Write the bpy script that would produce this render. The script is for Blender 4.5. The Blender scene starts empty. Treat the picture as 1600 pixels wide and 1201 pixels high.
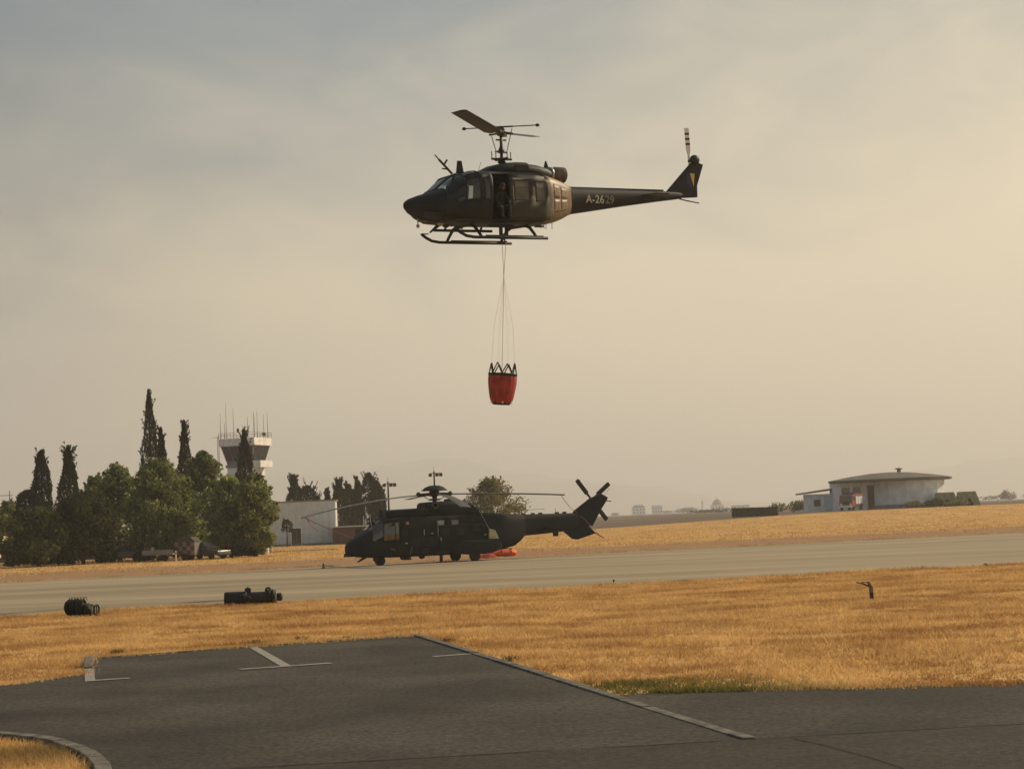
import bpy, bmesh, math, random
import numpy as np
from mathutils import Vector, Matrix, Euler

random.seed(7)
rng = np.random.default_rng(11)
S = bpy.context.scene
COL = S.collection
R = math.radians

# ---------------------------------------------------------------- camera
F_PX, W_PX, H_PX = 2800.0, 1600.0, 1201.0          # focal length in pixels of the photograph
CAM_H, PITCH, ROLL = 2.3, R(4.30), R(2.35)
Fw = Vector((0, math.cos(PITCH), math.sin(PITCH)))
R0 = Vector((1, 0, 0)); U0 = Vector((0, -math.sin(PITCH), math.cos(PITCH)))
Rt = R0 * math.cos(ROLL) - U0 * math.sin(ROLL)
Up = U0 * math.cos(ROLL) + R0 * math.sin(ROLL)
CAM = Vector((0, 0, CAM_H))
cd = bpy.data.cameras.new('camera')
cd.sensor_width = 36.0
cd.lens = 36.0 * F_PX / W_PX
cd.clip_start = 0.1
cd.clip_end = 40000
cam = bpy.data.objects.new('camera', cd)
COL.objects.link(cam)
m = Matrix((Rt, Up, -Fw)).transposed().to_4x4()
m.translation = CAM
cam.matrix_world = m
S.camera = cam

# ---------------------------------------------------------------- sun and sky
SUN_AZ, SUN_EL = R(62), R(33)        # azimuth from the viewing direction towards the right
sun_dir = Vector((math.sin(SUN_AZ) * math.cos(SUN_EL), math.cos(SUN_AZ) * math.cos(SUN_EL), math.sin(SUN_EL)))
sd = bpy.data.lights.new('sun', 'SUN')
sd.energy = 4.2
sd.angle = R(2.5)
sd.color = (1.0, 0.78, 0.50)
sun = bpy.data.objects.new('sun', sd)
sun.rotation_euler = (-sun_dir).to_track_quat('-Z', 'Y').to_euler()
COL.objects.link(sun)

world = bpy.data.worlds.new('World')
S.world = world
world.use_nodes = True
wn, wl = world.node_tree.nodes, world.node_tree.links
wn.clear()

def NN(nodes, typ, **kw):
    n = nodes.new(typ)
    for k, v in kw.items():
        setattr(n, k, v)
    return n

def wmath(op, a, b=None, clamp=False):
    n = NN(wn, 'ShaderNodeMath', operation=op, use_clamp=clamp)
    for i, v in enumerate((a, b)):
        if v is None: continue
        if isinstance(v, (int, float)): n.inputs[i].default_value = v
        else: wl.new(v, n.inputs[i])
    return n.outputs[0]

def wmix(f, a, b):
    n = NN(wn, 'ShaderNodeMix', data_type='RGBA')
    for i, v in ((0, f), (6, a), (7, b)):
        if isinstance(v, (int, float)): n.inputs[i].default_value = v
        elif isinstance(v, tuple): n.inputs[i].default_value = (*v, 1)
        else: wl.new(v, n.inputs[i])
    return n.outputs[2]

def wrange(v, a, b, c=0.0, d=1.0, interp='SMOOTHSTEP'):
    n = NN(wn, 'ShaderNodeMapRange', interpolation_type=interp)
    wl.new(v, n.inputs[0])
    for i, q in enumerate((a, b, c, d)): n.inputs[i + 1].default_value = q
    return n.outputs[0]

sky = NN(wn, 'ShaderNodeTexSky', sky_type='NISHITA', sun_disc=False, sun_elevation=SUN_EL,
         sun_rotation=SUN_AZ, dust_density=6.0, air_density=1.6, ozone_density=1.0, altitude=50)
tc = NN(wn, 'ShaderNodeTexCoord')
sep = NN(wn, 'ShaderNodeSeparateXYZ'); wl.new(tc.outputs['Generated'], sep.inputs[0])
elev = sep.outputs[2]
# smoke haze: warm low down, grey-blue higher up
dotn = NN(wn, 'ShaderNodeVectorMath', operation='DOT_PRODUCT')
wl.new(tc.outputs['Generated'], dotn.inputs[0]); dotn.inputs[1].default_value = sun_dir
sunward = dotn.outputs['Value']
low_col = wmix(wrange(sunward, -0.15, 0.36), (0.46, 0.63, 0.82), (0.83, 0.708, 0.498))
# billowing upper edge of the smoke: noise pushes the change of colour up and down
nz = NN(wn, 'ShaderNodeTexNoise', noise_dimensions='3D')
nz.inputs['Scale'].default_value = 7.5; nz.inputs['Detail'].default_value = 7; nz.inputs['Roughness'].default_value = 0.55; nz.inputs['Distortion'].default_value = 0.5
mpz = NN(wn, 'ShaderNodeMapping'); mpz.inputs['Scale'].default_value = (1, 1, 2.2); wl.new(tc.outputs['Generated'], mpz.inputs[0])
wl.new(mpz.outputs[0], nz.inputs['Vector'])
nz2 = NN(wn, 'ShaderNodeTexNoise', noise_dimensions='3D')
nz2.inputs['Scale'].default_value = 3.2; nz2.inputs['Detail'].default_value = 3
wl.new(mpz.outputs[0], nz2.inputs['Vector'])
bump_e = wmath('ADD', wmath('MULTIPLY', wmath('SUBTRACT', nz.outputs[0], 0.5), 0.17), wmath('MULTIPLY', wmath('SUBTRACT', nz2.outputs[0], 0.5), 0.15))
# the smoke bank stands higher towards the sun
e2 = wmath('ADD', wmath('SUBTRACT', elev, wmath('MULTIPLY', wmath('SUBTRACT', sunward, 0.45), 0.22)), bump_e)
haze_col = wmix(wrange(e2, 0.07, 0.33), low_col, (0.125, 0.205, 0.265))
smoke = haze_col
# brighter sunward, dimmer beside; brightness added behind the camera to fill shaded sides
gain = wmath('MULTIPLY', wmath('ADD', wrange(sunward, 0.08, 0.47, 0.50, 0.97), wrange(sunward, -0.05, -0.6, 0.0, 0.75)), wrange(sunward, 0.72, 1.0, 1.0, 1.35))
vm = NN(wn, 'ShaderNodeVectorMath', operation='SCALE')
wl.new(smoke, vm.inputs[0]); wl.new(gain, vm.inputs['Scale'])
bg1 = NN(wn, 'ShaderNodeBackground'); wl.new(vm.outputs[0], bg1.inputs[0]); bg1.inputs[1].default_value = 1.12
bg2 = NN(wn, 'ShaderNodeBackground'); wl.new(sky.outputs[0], bg2.inputs[0]); bg2.inputs[1].default_value = 0.06
ms = NN(wn, 'ShaderNodeMixShader'); ms.inputs[0].default_value = 0.15
wl.new(bg1.outputs[0], ms.inputs[1]); wl.new(bg2.outputs[0], ms.inputs[2])
wo = NN(wn, 'ShaderNodeOutputWorld'); wl.new(ms.outputs[0], wo.inputs[0])

S.view_settings.view_transform = 'Standard'
S.view_settings.look = 'None'
S.view_settings.gamma = 1.0
S.view_settings.exposure = 0.13
S.view_settings.use_curve_mapping = False
S.cycles.use_denoising = True
S.cycles.max_bounces = 8
S.cycles.volume_bounces = 1
S.cycles.transparent_max_bounces = 16

# ---------------------------------------------------------------- helpers
def ray(px, py):
    d = Fw + Rt * ((px - W_PX / 2) / F_PX) + Up * ((H_PX / 2 - py) / F_PX)
    return d
def P(px, py, depth):
    """the point of the place seen at that spot of the photograph, at that distance along world Y"""
    d = ray(px, py)
    return CAM + d * (depth / d.y)
def G(px, py, z=0.0):
    d = ray(px, py)
    t = (z - CAM_H) / d.z
    p = CAM + d * t
    return Vector((p.x, p.y, z))
def sst(x, a, b):
    t = np.clip((np.asarray(x, float) - a) / (b - a), 0, 1)
    return t * t * (3 - 2 * t)
def gz(x, y):
    """height of the terrain: flat airfield with a low swell on the right"""
    return float(1.45 * sst(y, 170, 320) * sst(x, -10, 60))
def OG(px, depth):
    """a spot on the terrain in the photograph's column px at distance depth"""
    p = P(px, 812, depth)
    for _ in range(3):
        z = gz(p.x, depth)
        # walk down the tilted column until the terrain height is met
        d0, d1 = P(px, 700, depth), P(px, 1000, depth)
        t = (z - d0.z) / (d1.z - d0.z)
        p = d0 + (d1 - d0) * t
    return Vector((p.x, depth, gz(p.x, depth)))

def tag(o, label=None, cat=None, group=None, kind=None):
    if label: o['label'] = label
    if cat: o['category'] = cat
    if group: o['group'] = group
    if kind: o['kind'] = kind
    return o
def thing(name, label, cat, loc=(0, 0, 0), rot=(0, 0, 0), group=None):
    o = bpy.data.objects.new(name, None)
    o.empty_display_size = 0.2
    COL.objects.link(o)
    o.location = loc
    o.rotation_euler = rot
    return tag(o, label, cat, group)
def link(name, me, mat=None, parent=None):
    o = bpy.data.objects.new(name, me)
    COL.objects.link(o)
    if mat is not None and len(me.materials) == 0: me.materials.append(mat)
    if parent is not None: o.parent = parent
    return o
def copy_tree(o, parent=None):
    c = o.copy(); COL.objects.link(c); c.parent = parent
    for ch in list(o.children): copy_tree(ch, c)
    return c

def frame(p0, p1):
    d = (Vector(p1) - Vector(p0)).normalized()
    a = Vector((0, 0, 1)) if abs(d.z) < 0.9 else Vector((1, 0, 0))
    u = d.cross(a).normalized(); v = d.cross(u).normalized()
    return d, u, v

class MB:
    def __init__(s): s.v, s.f = [], []
    def add(s, vs, fs):
        b = len(s.v); s.v += [tuple(q) for q in vs]; s.f += [tuple(b + i for i in f) for f in fs]; return s
    def box(s, c, size, rot=None):
        h = [q / 2 for q in size]; c = Vector(c)
        vs = [Vector((x * h[0], y * h[1], z * h[2])) for x in (-1, 1) for y in (-1, 1) for z in (-1, 1)]
        if rot is not None:
            M = Euler(rot).to_matrix(); vs = [M @ q for q in vs]
        return s.add([q + c for q in vs], [(0, 1, 3, 2), (4, 6, 7, 5), (0, 4, 5, 1), (2, 3, 7, 6), (0, 2, 6, 4), (1, 5, 7, 3)])
    def bar(s, p0, p1, w, h=None):
        """square bar between two points"""
        h = h or w; d, u, v = frame(p0, p1); vs = []
        for p in (Vector(p0), Vector(p1)):
            for a, b in ((-1, -1), (1, -1), (1, 1), (-1, 1)): vs.append(p + u * (a * w / 2) + v * (b * h / 2))
        return s.add(vs, [(0, 1, 2, 3), (7, 6, 5, 4), (0, 4, 5, 1), (1, 5, 6, 2), (2, 6, 7, 3), (3, 7, 4, 0)])
    def tube(s, pts, r, n=8, cap=True):
        pts = [Vector(p) for p in pts]; k = len(pts)
        rs = r if isinstance(r, (list, tuple)) else [r] * k
        d, u, v = frame(pts[0], pts[1]); vs = []
        for i, p in enumerate(pts):
            a = pts[max(i - 1, 0)]; b = pts[min(i + 1, k - 1)]
            d = (b - a).normalized(); u = (u - d * u.dot(d)).normalized(); v = d.cross(u)
            for j in range(n):
                t = 2 * math.pi * j / n; vs.append(p + (u * math.cos(t) + v * math.sin(t)) * rs[i])
        fs = [(i * n + j, i * n + (j + 1) % n, (i + 1) * n + (j + 1) % n, (i + 1) * n + j) for i in range(k - 1) for j in range(n)]
        if cap: fs += [tuple(range(n))[::-1], tuple(range((k - 1) * n, k * n))]
        return s.add(vs, fs)
    def lathe(s, prof, c=(0, 0, 0), n=16, M=None):
        """profile of (radius, height) turned about z"""
        vs, k = [], len(prof)
        for r, z in prof:
            for j in range(n):
                t = 2 * math.pi * j / n; q = Vector((r * math.cos(t), r * math.sin(t), z))
                if M is not None: q = M @ q
                vs.append(q + Vector(c))
        fs = [(i * n + j, i * n + (j + 1) % n, (i + 1) * n + (j + 1) % n, (i + 1) * n + j) for i in range(k - 1) for j in range(n)]
        fs += [tuple(range(n))[::-1], tuple(range((k - 1) * n, k * n))]
        return s.add(vs, fs)
    def prism(s, poly, y0, y1):
        """polygon in x,z given thickness in y"""
        n = len(poly)
        vs = [(x, y0, z) for x, z in poly] + [(x, y1, z) for x, z in poly]
        fs = [tuple(range(n)), tuple(range(n, 2 * n))[::-1]] + [(i, n + i, n + (i + 1) % n, (i + 1) % n) for i in range(n)]
        return s.add(vs, fs)
    def slab(s, poly, z0, z1):
        n = len(poly)
        vs = [(p[0], p[1], z0) for p in poly] + [(p[0], p[1], z1) for p in poly]
        fs = [tuple(range(n))[::-1], tuple(range(n, 2 * n))] + [(i, (i + 1) % n, n + (i + 1) % n, n + i) for i in range(n)]
        return s.add(vs, fs)
    def sheet(s, poly, z):
        return s.add([(p[0], p[1], z) for p in poly], [tuple(range(len(poly)))])
    def sphere(s, c, r, n=12, k=8):
        rr = r if isinstance(r, (tuple, list)) else (r, r, r); vs = []
        for i in range(1, k):
            a = math.pi * i / k
            for j in range(n):
                t = 2 * math.pi * j / n
                vs.append((c[0] + rr[0] * math.sin(a) * math.cos(t), c[1] + rr[1] * math.sin(a) * math.sin(t), c[2] + rr[2] * math.cos(a)))
        top, bot = len(vs), len(vs) + 1
        vs += [(c[0], c[1], c[2] + rr[2]), (c[0], c[1], c[2] - rr[2])]
        fs = [(i * n + j, (i + 1) * n + j, (i + 1) * n + (j + 1) % n, i * n + (j + 1) % n) for i in range(k - 2) for j in range(n)]
        fs += [(top, j, (j + 1) % n) for j in range(n)] + [(bot, (k - 2) * n + (j + 1) % n, (k - 2) * n + j) for j in range(n)]
        return s.add(vs, fs)
    def build(s, name, mat, parent=None, smooth=False, bevel=0, solid=0, fix=True, auto=None):
        me = bpy.data.meshes.new(name)
        me.from_pydata(s.v, [], s.f)
        if fix:
            bm = bmesh.new(); bm.from_mesh(me)
            bmesh.ops.recalc_face_normals(bm, faces=bm.faces[:]); bm.to_mesh(me); bm.free()
        if smooth or auto:
            me.polygons.foreach_set('use_smooth', [True] * len(me.polygons))
        if auto: me.set_sharp_from_angle(angle=R(auto))
        o = link(name, me, mat, parent)
        if solid:
            q = o.modifiers.new('solid', 'SOLIDIFY'); q.thickness = solid; q.offset = -1
        if bevel:
            q = o.modifiers.new('bevel', 'BEVEL'); q.width = bevel; q.segments = 2; q.limit_method = 'ANGLE'
        return o

def tri_mesh(name, V, T, mat, parent=None):
    """fast mesh from numpy triangles"""
    me = bpy.data.meshes.new(name)
    me.vertices.add(len(V)); me.vertices.foreach_set('co', np.asarray(V, np.float32).ravel())
    me.loops.add(len(T) * 3); me.loops.foreach_set('vertex_index', np.asarray(T, np.int32).ravel())
    me.polygons.add(len(T)); me.polygons.foreach_set('loop_start', np.arange(0, len(T) * 3, 3, dtype=np.int32))
    me.update(calc_edges=True)
    return link(name, me, mat, parent)

# ---------------------------------------------------------------- materials
def mat(name, col, rough=0.7, metal=0.0, var=0.0, scale=4.0, col2=None, bump=0.0, bscale=40.0, spec=0.4, detail=6, coat=0.0, stretch=None, contrast=(0.35, 0.65), speck=None):
    m = bpy.data.materials.new(name); m.use_nodes = True
    nt = m.node_tree; n, l = nt.nodes, nt.links
    b = n['Principled BSDF']
    b.inputs['Base Color'].default_value = (*col, 1)
    b.inputs['Roughness'].default_value = rough
    b.inputs['Metallic'].default_value = metal
    b.inputs['Specular IOR Level'].default_value = spec
    b.inputs['Coat Weight'].default_value = coat
    if var or col2 or bump:
        t = n.new('ShaderNodeTexCoord'); vec = t.outputs['Object']
        if stretch:
            mp = n.new('ShaderNodeMapping'); mp.inputs['Scale'].default_value = stretch
            l.new(vec, mp.inputs[0]); vec = mp.outputs[0]
        if var or col2:
            z = n.new('ShaderNodeTexNoise'); z.inputs['Scale'].default_value = scale; z.inputs['Detail'].default_value = detail
            l.new(vec, z.inputs['Vector'])
            r = n.new('ShaderNodeMapRange'); r.inputs[1].default_value, r.inputs[2].default_value = contrast; l.new(z.outputs[0], r.inputs[0])
            x = n.new('ShaderNodeMix'); x.data_type = 'RGBA'
            x.inputs[6].default_value = (*[c * (1 - var) for c in col], 1)
            x.inputs[7].default_value = (*(col2 or [min(1, c * (1 + var)) for c in col]), 1)
            l.new(r.outputs[0], x.inputs[0]); l.new(x.outputs[2], b.inputs['Base Color'])
        if bump:
            z2 = n.new('ShaderNodeTexNoise'); z2.inputs['Scale'].default_value = bscale; z2.inputs['Detail'].default_value = 4
            l.new(vec, z2.inputs['Vector'])
            bp = n.new('ShaderNodeBump'); bp.inputs['Strength'].default_value = bump; bp.inputs['Distance'].default_value = 0.02
            l.new(z2.outputs[0], bp.inputs['Height']); l.new(bp.outputs[0], b.inputs['Normal'])
    if speck:
        t2 = n.new('ShaderNodeNewGeometry'); z3 = n.new('ShaderNodeTexNoise'); z3.inputs['Scale'].default_value = speck[0]; z3.inputs['Detail'].default_value = 3
        l.new(t2.outputs['Position'], z3.inputs['Vector'])
        r3 = n.new('ShaderNodeMapRange'); l.new(z3.outputs[0], r3.inputs[0])
        for i, q in enumerate((0.3, 0.7, 1 - speck[1], 1 + speck[1])): r3.inputs[i + 1].default_value = q
        sc3 = n.new('ShaderNodeVectorMath'); sc3.operation = 'SCALE'; l.new(r3.outputs[0], sc3.inputs['Scale'])
        src = b.inputs['Base Color'].links[0].from_socket; l.new(src, sc3.inputs[0]); l.new(sc3.outputs[0], b.inputs['Base Color'])
    return m

def glass_mat(name, tint, refl=0.12, rough=0.03):
    m = bpy.data.materials.new(name); m.use_nodes = True
    n, l = m.node_tree.nodes, m.node_tree.links; n.clear()
    t = n.new('ShaderNodeBsdfTransparent'); t.inputs[0].default_value = (*tint, 1)
    g = n.new('ShaderNodeBsdfGlossy'); g.inputs['Roughness'].default_value = rough
    fr = n.new('ShaderNodeFresnel'); fr.inputs[0].default_value = 1.45
    ad = n.new('ShaderNodeMath'); ad.operation = 'MULTIPLY_ADD'; ad.inputs[1].default_value = 0.9; ad.inputs[2].default_value = refl * 0.3
    l.new(fr.outputs[0], ad.inputs[0])
    x = n.new('ShaderNodeMixShader'); l.new(ad.outputs[0], x.inputs[0]); l.new(t.outputs[0], x.inputs[1]); l.new(g.outputs[0], x.inputs[2])
    o = n.new('ShaderNodeOutputMaterial'); l.new(x.outputs[0], o.inputs[0])
    return m

def leaf_mat(name, dark, light, scale=0.5, trans=0.25, vary=0.0):
    m = bpy.data.materials.new(name); m.use_nodes = True
    n, l = m.node_tree.nodes, m.node_tree.links; n.clear()
    geo = n.new('ShaderNodeNewGeometry')
    z = n.new('ShaderNodeTexNoise'); z.inputs['Scale'].default_value = scale; z.inputs['Detail'].default_value = 4
    l.new(geo.outputs['Position'], z.inputs['Vector'])
    a = n.new('ShaderNodeMath'); a.operation = 'MULTIPLY_ADD'; a.inputs[1].default_value = 0.45
    l.new(geo.outputs['Random Per Island'], a.inputs[0]); l.new(z.outputs[0], a.inputs[2])
    r = n.new('ShaderNodeMapRange'); r.inputs[1].default_value = 0.38; r.inputs[2].default_value = 1.0; l.new(a.outputs[0], r.inputs[0])
    x = n.new('ShaderNodeMix'); x.data_type = 'RGBA'; x.inputs[6].default_value = (*dark, 1); x.inputs[7].default_value = (*light, 1)
    l.new(r.outputs[0], x.inputs[0])
    oi = n.new('ShaderNodeObjectInfo'); rr = n.new('ShaderNodeMapRange'); l.new(oi.outputs['Random'], rr.inputs[0]); rr.inputs[3].default_value, rr.inputs[4].default_value = (1 - vary, 1 + vary)
    scv = n.new('ShaderNodeVectorMath'); scv.operation = 'SCALE'; l.new(x.outputs[2], scv.inputs[0]); l.new(rr.outputs[0], scv.inputs['Scale'])
    d = n.new('ShaderNodeBsdfDiffuse'); tr = n.new('ShaderNodeBsdfTranslucent')
    outc = scv.outputs[0] if vary else x.outputs[2]
    l.new(outc, d.inputs[0]); l.new(outc, tr.inputs[0])
    s = n.new('ShaderNodeMixShader'); s.inputs[0].default_value = trans
    l.new(d.outputs[0], s.inputs[1]); l.new(tr.outputs[0], s.inputs[2])
    o = n.new('ShaderNodeOutputMaterial'); l.new(s.outputs[0], o.inputs[0])
    return m

M = {}
M['olive'] = mat('olive_drab_paint', (0.0125, 0.0155, 0.0175), 0.55, var=0.3, scale=1.6, spec=0.25)
M['olive_door'] = mat('lighter_olive_paint', (0.036, 0.036, 0.029), 0.6, var=0.3, scale=2.2, spec=0.35)  # lighter olive for the sliding door
M['puma'] = mat('dark_green_grey_paint', (0.009, 0.0105, 0.0125), 0.6, var=0.3, scale=0.9, spec=0.2)
M['sunlit_brown'] = mat('sunlit_brown_paint', (0.150, 0.108, 0.064), 0.5, var=0.25, scale=2.5, spec=0.5)  # sunlight on the tapering rear is put into this lighter brown
M['black'] = mat('matt_black', (0.010, 0.010, 0.010), 0.6, var=0.2, scale=5)
M['rubber'] = mat('tyre_rubber', (0.012, 0.012, 0.012), 0.85)
M['darkmetal'] = mat('dark_metal', (0.035, 0.032, 0.028), 0.45, 0.5, var=0.2, scale=8)
M['steel'] = mat('steel', (0.35, 0.34, 0.32), 0.4, 0.8)
M['interior'] = mat('cabin_lining', (0.025, 0.026, 0.026), 0.9)
M['white'] = mat('white_paint', (0.75, 0.73, 0.68), 0.5, var=0.06, scale=20)
M['greypaint'] = mat('stencil_grey_paint', (0.40, 0.40, 0.37), 0.6, var=0.3, scale=9)
M['yellow'] = mat('yellow_paint', (0.62, 0.46, 0.05), 0.5)
M['blue'] = mat('flag_blue_paint', (0.01, 0.02, 0.10), 0.5)
M['glass'] = glass_mat('tinted_window', (0.55, 0.58, 0.58))
M['green_glass'] = glass_mat('green_window', (0.45, 0.75, 0.68))
M['blade'] = mat('rotor_blade_black', (0.022, 0.021, 0.019), 0.5, var=0.2, scale=3)
M['lightblade'] = mat('rotor_blade_grey', (0.085, 0.082, 0.07), 0.55, var=0.2, scale=1.5)
M['red'] = mat('red_bucket_fabric', (0.36, 0.036, 0.024), 0.55, var=0.3, scale=3, bump=0.2, bscale=9)
M['orange'] = mat('orange_bucket_fabric', (0.85, 0.14, 0.03), 0.55, var=0.2, scale=4, bump=0.3, bscale=7)
M['strap'] = mat('black_webbing', (0.012, 0.011, 0.011), 0.8)
M['rope'] = mat('pale_rope', (0.46, 0.42, 0.35), 0.8)
M['glarepaint'] = mat('glare_dimmed_stencil_paint', (0.15, 0.15, 0.135), 0.6, var=0.4, scale=9)  # glare over the last serial digits, painted in as a dimmer grey
M['panelpaint'] = mat('faded_panel_paint', (0.020, 0.022, 0.023), 0.65, var=0.3, scale=3, spec=0.2)
M['tierope'] = mat('red_and_white_tie_rope', (0.36, 0.27, 0.23), 0.8, col2=(0.42, 0.12, 0.08), scale=3)
# ---------------------------------------------------------------- ground, apron, parking lot
FA, FB = G(0, 910), G(1600, 832)            # far edge of the apron
NA, NB = G(0, 965), G(1600, 882)            # near edge
def along(a, b, t): return a + (b - a) * t
def ext(a, b, x):                            # the point of the line a-b at world x
    t = (x - a.x) / (b.x - a.x); return a + (b - a) * t
fdir = (FB - FA).normalized(); fn = Vector((-fdir.y, fdir.x, 0))    # pointing away from the camera

def field_material():
    m = bpy.data.materials.new('dry_grass_field'); m.use_nodes = True
    n, l = m.node_tree.nodes, m.node_tree.links
    b = n['Principled BSDF']; b.inputs['Roughness'].default_value = 0.95; b.inputs['Specular IOR Level'].default_value = 0.1
    geo = n.new('ShaderNodeNewGeometry')
    def noise(scale, det, stretch=None, rough=0.55):
        v = geo.outputs['Position']
        if stretch:
            mp = n.new('ShaderNodeMapping'); mp.inputs['Scale'].default_value = stretch; mp.inputs['Rotation'].default_value = (0, 0, -0.27)
            l.new(v, mp.inputs[0]); v = mp.outputs[0]
        z = n.new('ShaderNodeTexNoise'); z.inputs['Scale'].default_value = scale; z.inputs['Detail'].default_value = det
        z.inputs['Roughness'].default_value = rough
        l.new(v, z.inputs['Vector']); return z.outputs[0]
    def rng_(v, a, b_, c=0., d=1.):
        r = n.new('ShaderNodeMapRange'); l.new(v, r.inputs[0])
        for i, q in enumerate((a, b_, c, d)): r.inputs[i + 1].default_value = q
        return r.outputs[0]
    def mix(f, a, c):
        x = n.new('ShaderNodeMix'); x.data_type = 'RGBA'
        for i, v in ((0, f), (6, a), (7, c)):
            if isinstance(v, tuple): x.inputs[i].default_value = (*v, 1)
            elif isinstance(v, float): x.inputs[i].default_value = v
            else: l.new(v, x.inputs[i])
        return x.outputs[2]
    def mul(a, c):
        q = n.new('ShaderNodeMath'); q.operation = 'MULTIPLY'; l.new(a, q.inputs[0])
        if isinstance(c, float): q.inputs[1].default_value = c
        else: l.new(c, q.inputs[1])
        return q.outputs[0]
    c = mix(rng_(noise(0.35, 6), 0.35, 0.65), (0.50, 0.285, 0.100), (0.70, 0.455, 0.180))
    c = mix(mul(rng_(noise(0.05, 5, (1, 3.5, 1)), 0.48, 0.66), 0.6), c, (0.42, 0.23, 0.09))
    c = mix(mul(rng_(noise(3.0, 4), 0.5, 0.75), 0.5), c, (0.38, 0.21, 0.08))
    # bare reddish soil in a band along the far edge of the apron
    dp = n.new('ShaderNodeVectorMath'); dp.operation = 'DOT_PRODUCT'; l.new(geo.outputs['Position'], dp.inputs[0]); dp.inputs[1].default_value = fn
    sub = n.new('ShaderNodeMath'); sub.operation = 'SUBTRACT'; l.new(dp.outputs['Value'], sub.inputs[0]); sub.inputs[1].default_value = fn.dot(FA)
    wob = n.new('ShaderNodeMath'); wob.operation = 'MULTIPLY_ADD'; l.new(noise(0.06, 4), wob.inputs[0]); wob.inputs[1].default_value = 26.0; l.new(sub.outputs[0], wob.inputs[2])
    dist = wob.outputs[0]
    band = mul(rng_(sub.outputs[0], -2.0, 0.5), rng_(dist, 34.0, 46.0, 1.0, 0.0))
    c = mix(mul(band, 0.85), c, (0.29, 0.175, 0.105))
    # the ploughed, greyer fields beyond
    sx = n.new('ShaderNodeSeparateXYZ'); l.new(geo.outputs['Position'], sx.inputs[0])
    w2 = n.new('ShaderNodeMath'); w2.operation = 'MULTIPLY_ADD'; l.new(sx.outputs[0], w2.inputs[0]); w2.inputs[1].default_value = -0.45; l.new(sx.outputs[1], w2.inputs[2])
    far = rng_(w2.outputs[0], 268.0, 280.0)
    fc = mix(rng_(noise(0.006, 4, (1, 4, 1)), 0.4, 0.6), (0.105, 0.085, 0.075), (0.19, 0.135, 0.095))
    c = mix(far, c, fc)
    l.new(c, b.inputs['Base Color'])
    bp = n.new('ShaderNodeBump'); bp.inputs['Strength'].default_value = 0.6; bp.inputs['Distance'].default_value = 0.08
    l.new(noise(6.0, 5), bp.inputs['Height']); l.new(bp.outputs[0], b.inputs['Normal'])
    return m
M['field'] = field_material()

def ground():
    xs = np.concatenate([-np.geomspace(12000, 210, 16), np.linspace(-200, 200, 61), np.geomspace(210, 12000, 16)])
    ys = np.concatenate([[-3000, -600, -100, -20], np.linspace(0, 500, 76), np.geomspace(520, 14000, 18)])
    X, Y = np.meshgrid(xs, ys)
    Z = 1.45 * sst(Y, 170, 320) * sst(X, -10, 60)
    V = np.stack([X, Y, Z], -1).reshape(-1, 3)
    nx = len(xs); f = []
    for j in range(len(ys) - 1):
        for i in range(nx - 1):
            a = j * nx + i; f.append((a, a + 1, a + nx + 1, a + nx))
    me = bpy.data.meshes.new('ground'); me.from_pydata(V.tolist(), [], f)
    me.polygons.foreach_set('use_smooth', [True] * len(f))
    return tag(link('ground', me, M['field']), kind='structure')
ground()

M['apron'] = mat('worn_apron_asphalt', (0.255, 0.205, 0.132), 0.85, col2=(0.375, 0.305, 0.203), scale=0.10, stretch=(0.35, 2.4, 1), detail=8, bump=0.15, bscale=12, spec=0.25)
M['asphalt'] = mat('dark_asphalt', (0.042, 0.0370, 0.0305), 0.85, col2=(0.084, 0.073, 0.059), scale=0.35, detail=9, bump=0.8, bscale=110, spec=0.25, speck=(16, 0.5))
M['asphalt2'] = mat('browner_asphalt', (0.043, 0.036, 0.0295), 0.85, col2=(0.060, 0.050, 0.039), scale=0.6, detail=9, bump=0.7, bscale=90, spec=0.25, speck=(16, 0.45))
M['tar'] = mat('tar_seam', (0.006, 0.006, 0.006), 0.7)
M['marking'] = mat('worn_road_paint', (0.34, 0.32, 0.28), 0.7, col2=(0.20, 0.18, 0.155), scale=7, detail=8)
M['concrete'] = mat('kerb_concrete', (0.135, 0.124, 0.103), 0.9, var=0.4, scale=5, bump=0.4, bscale=60)

def sheet(name, poly, z, material):
    o = MB().sheet(poly, z).build(name, M[material] if isinstance(material, str) else material)
    return tag(o, kind='structure')
apron_ang = math.atan2(fdir.y, fdir.x)
sheet('apron', [ext(FA, FB, -300), ext(FA, FB, 500), ext(NA, NB, 500), ext(NA, NB, -300)][::-1], 0.012, 'apron')

# the foreground asphalt: outline read off the photograph on the ground plane
L0, L1, L2 = G(0, 1072), G(131, 1054), G(134, 1030)
K1, K2 = G(650, 993), G(1172, 1157)
RE0, RE1 = G(1015, 1084), G(1600, 1069)
kd = (K2 - K1).normalized()
KX = K1 + kd * ((RE0 - K1).dot(kd))              # where the kerb meets the road's edge
back0, back1 = L2, K1
lot_poly = [Vector((-60, 1, 0)), Vector((60, 1, 0)), ext(RE0, RE1, 60), RE0, KX, K1, L2, L1, L0, Vector((-60, L0.y - 14, 0))]
sheet('parking_lot', lot_poly, 0.016, 'asphalt')
s0, s1, s2 = G(600, 1190), G(1172, 1157.5), G(1600, 1133)
seam_l = ext(s0, s1, -40); seam_r = ext(s1, s2, 40)
sheet('road', [Vector((-40, 0.5, 0)), Vector((40, 0.5, 0)), seam_r, s1, seam_l], 0.020, 'asphalt2')

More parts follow.
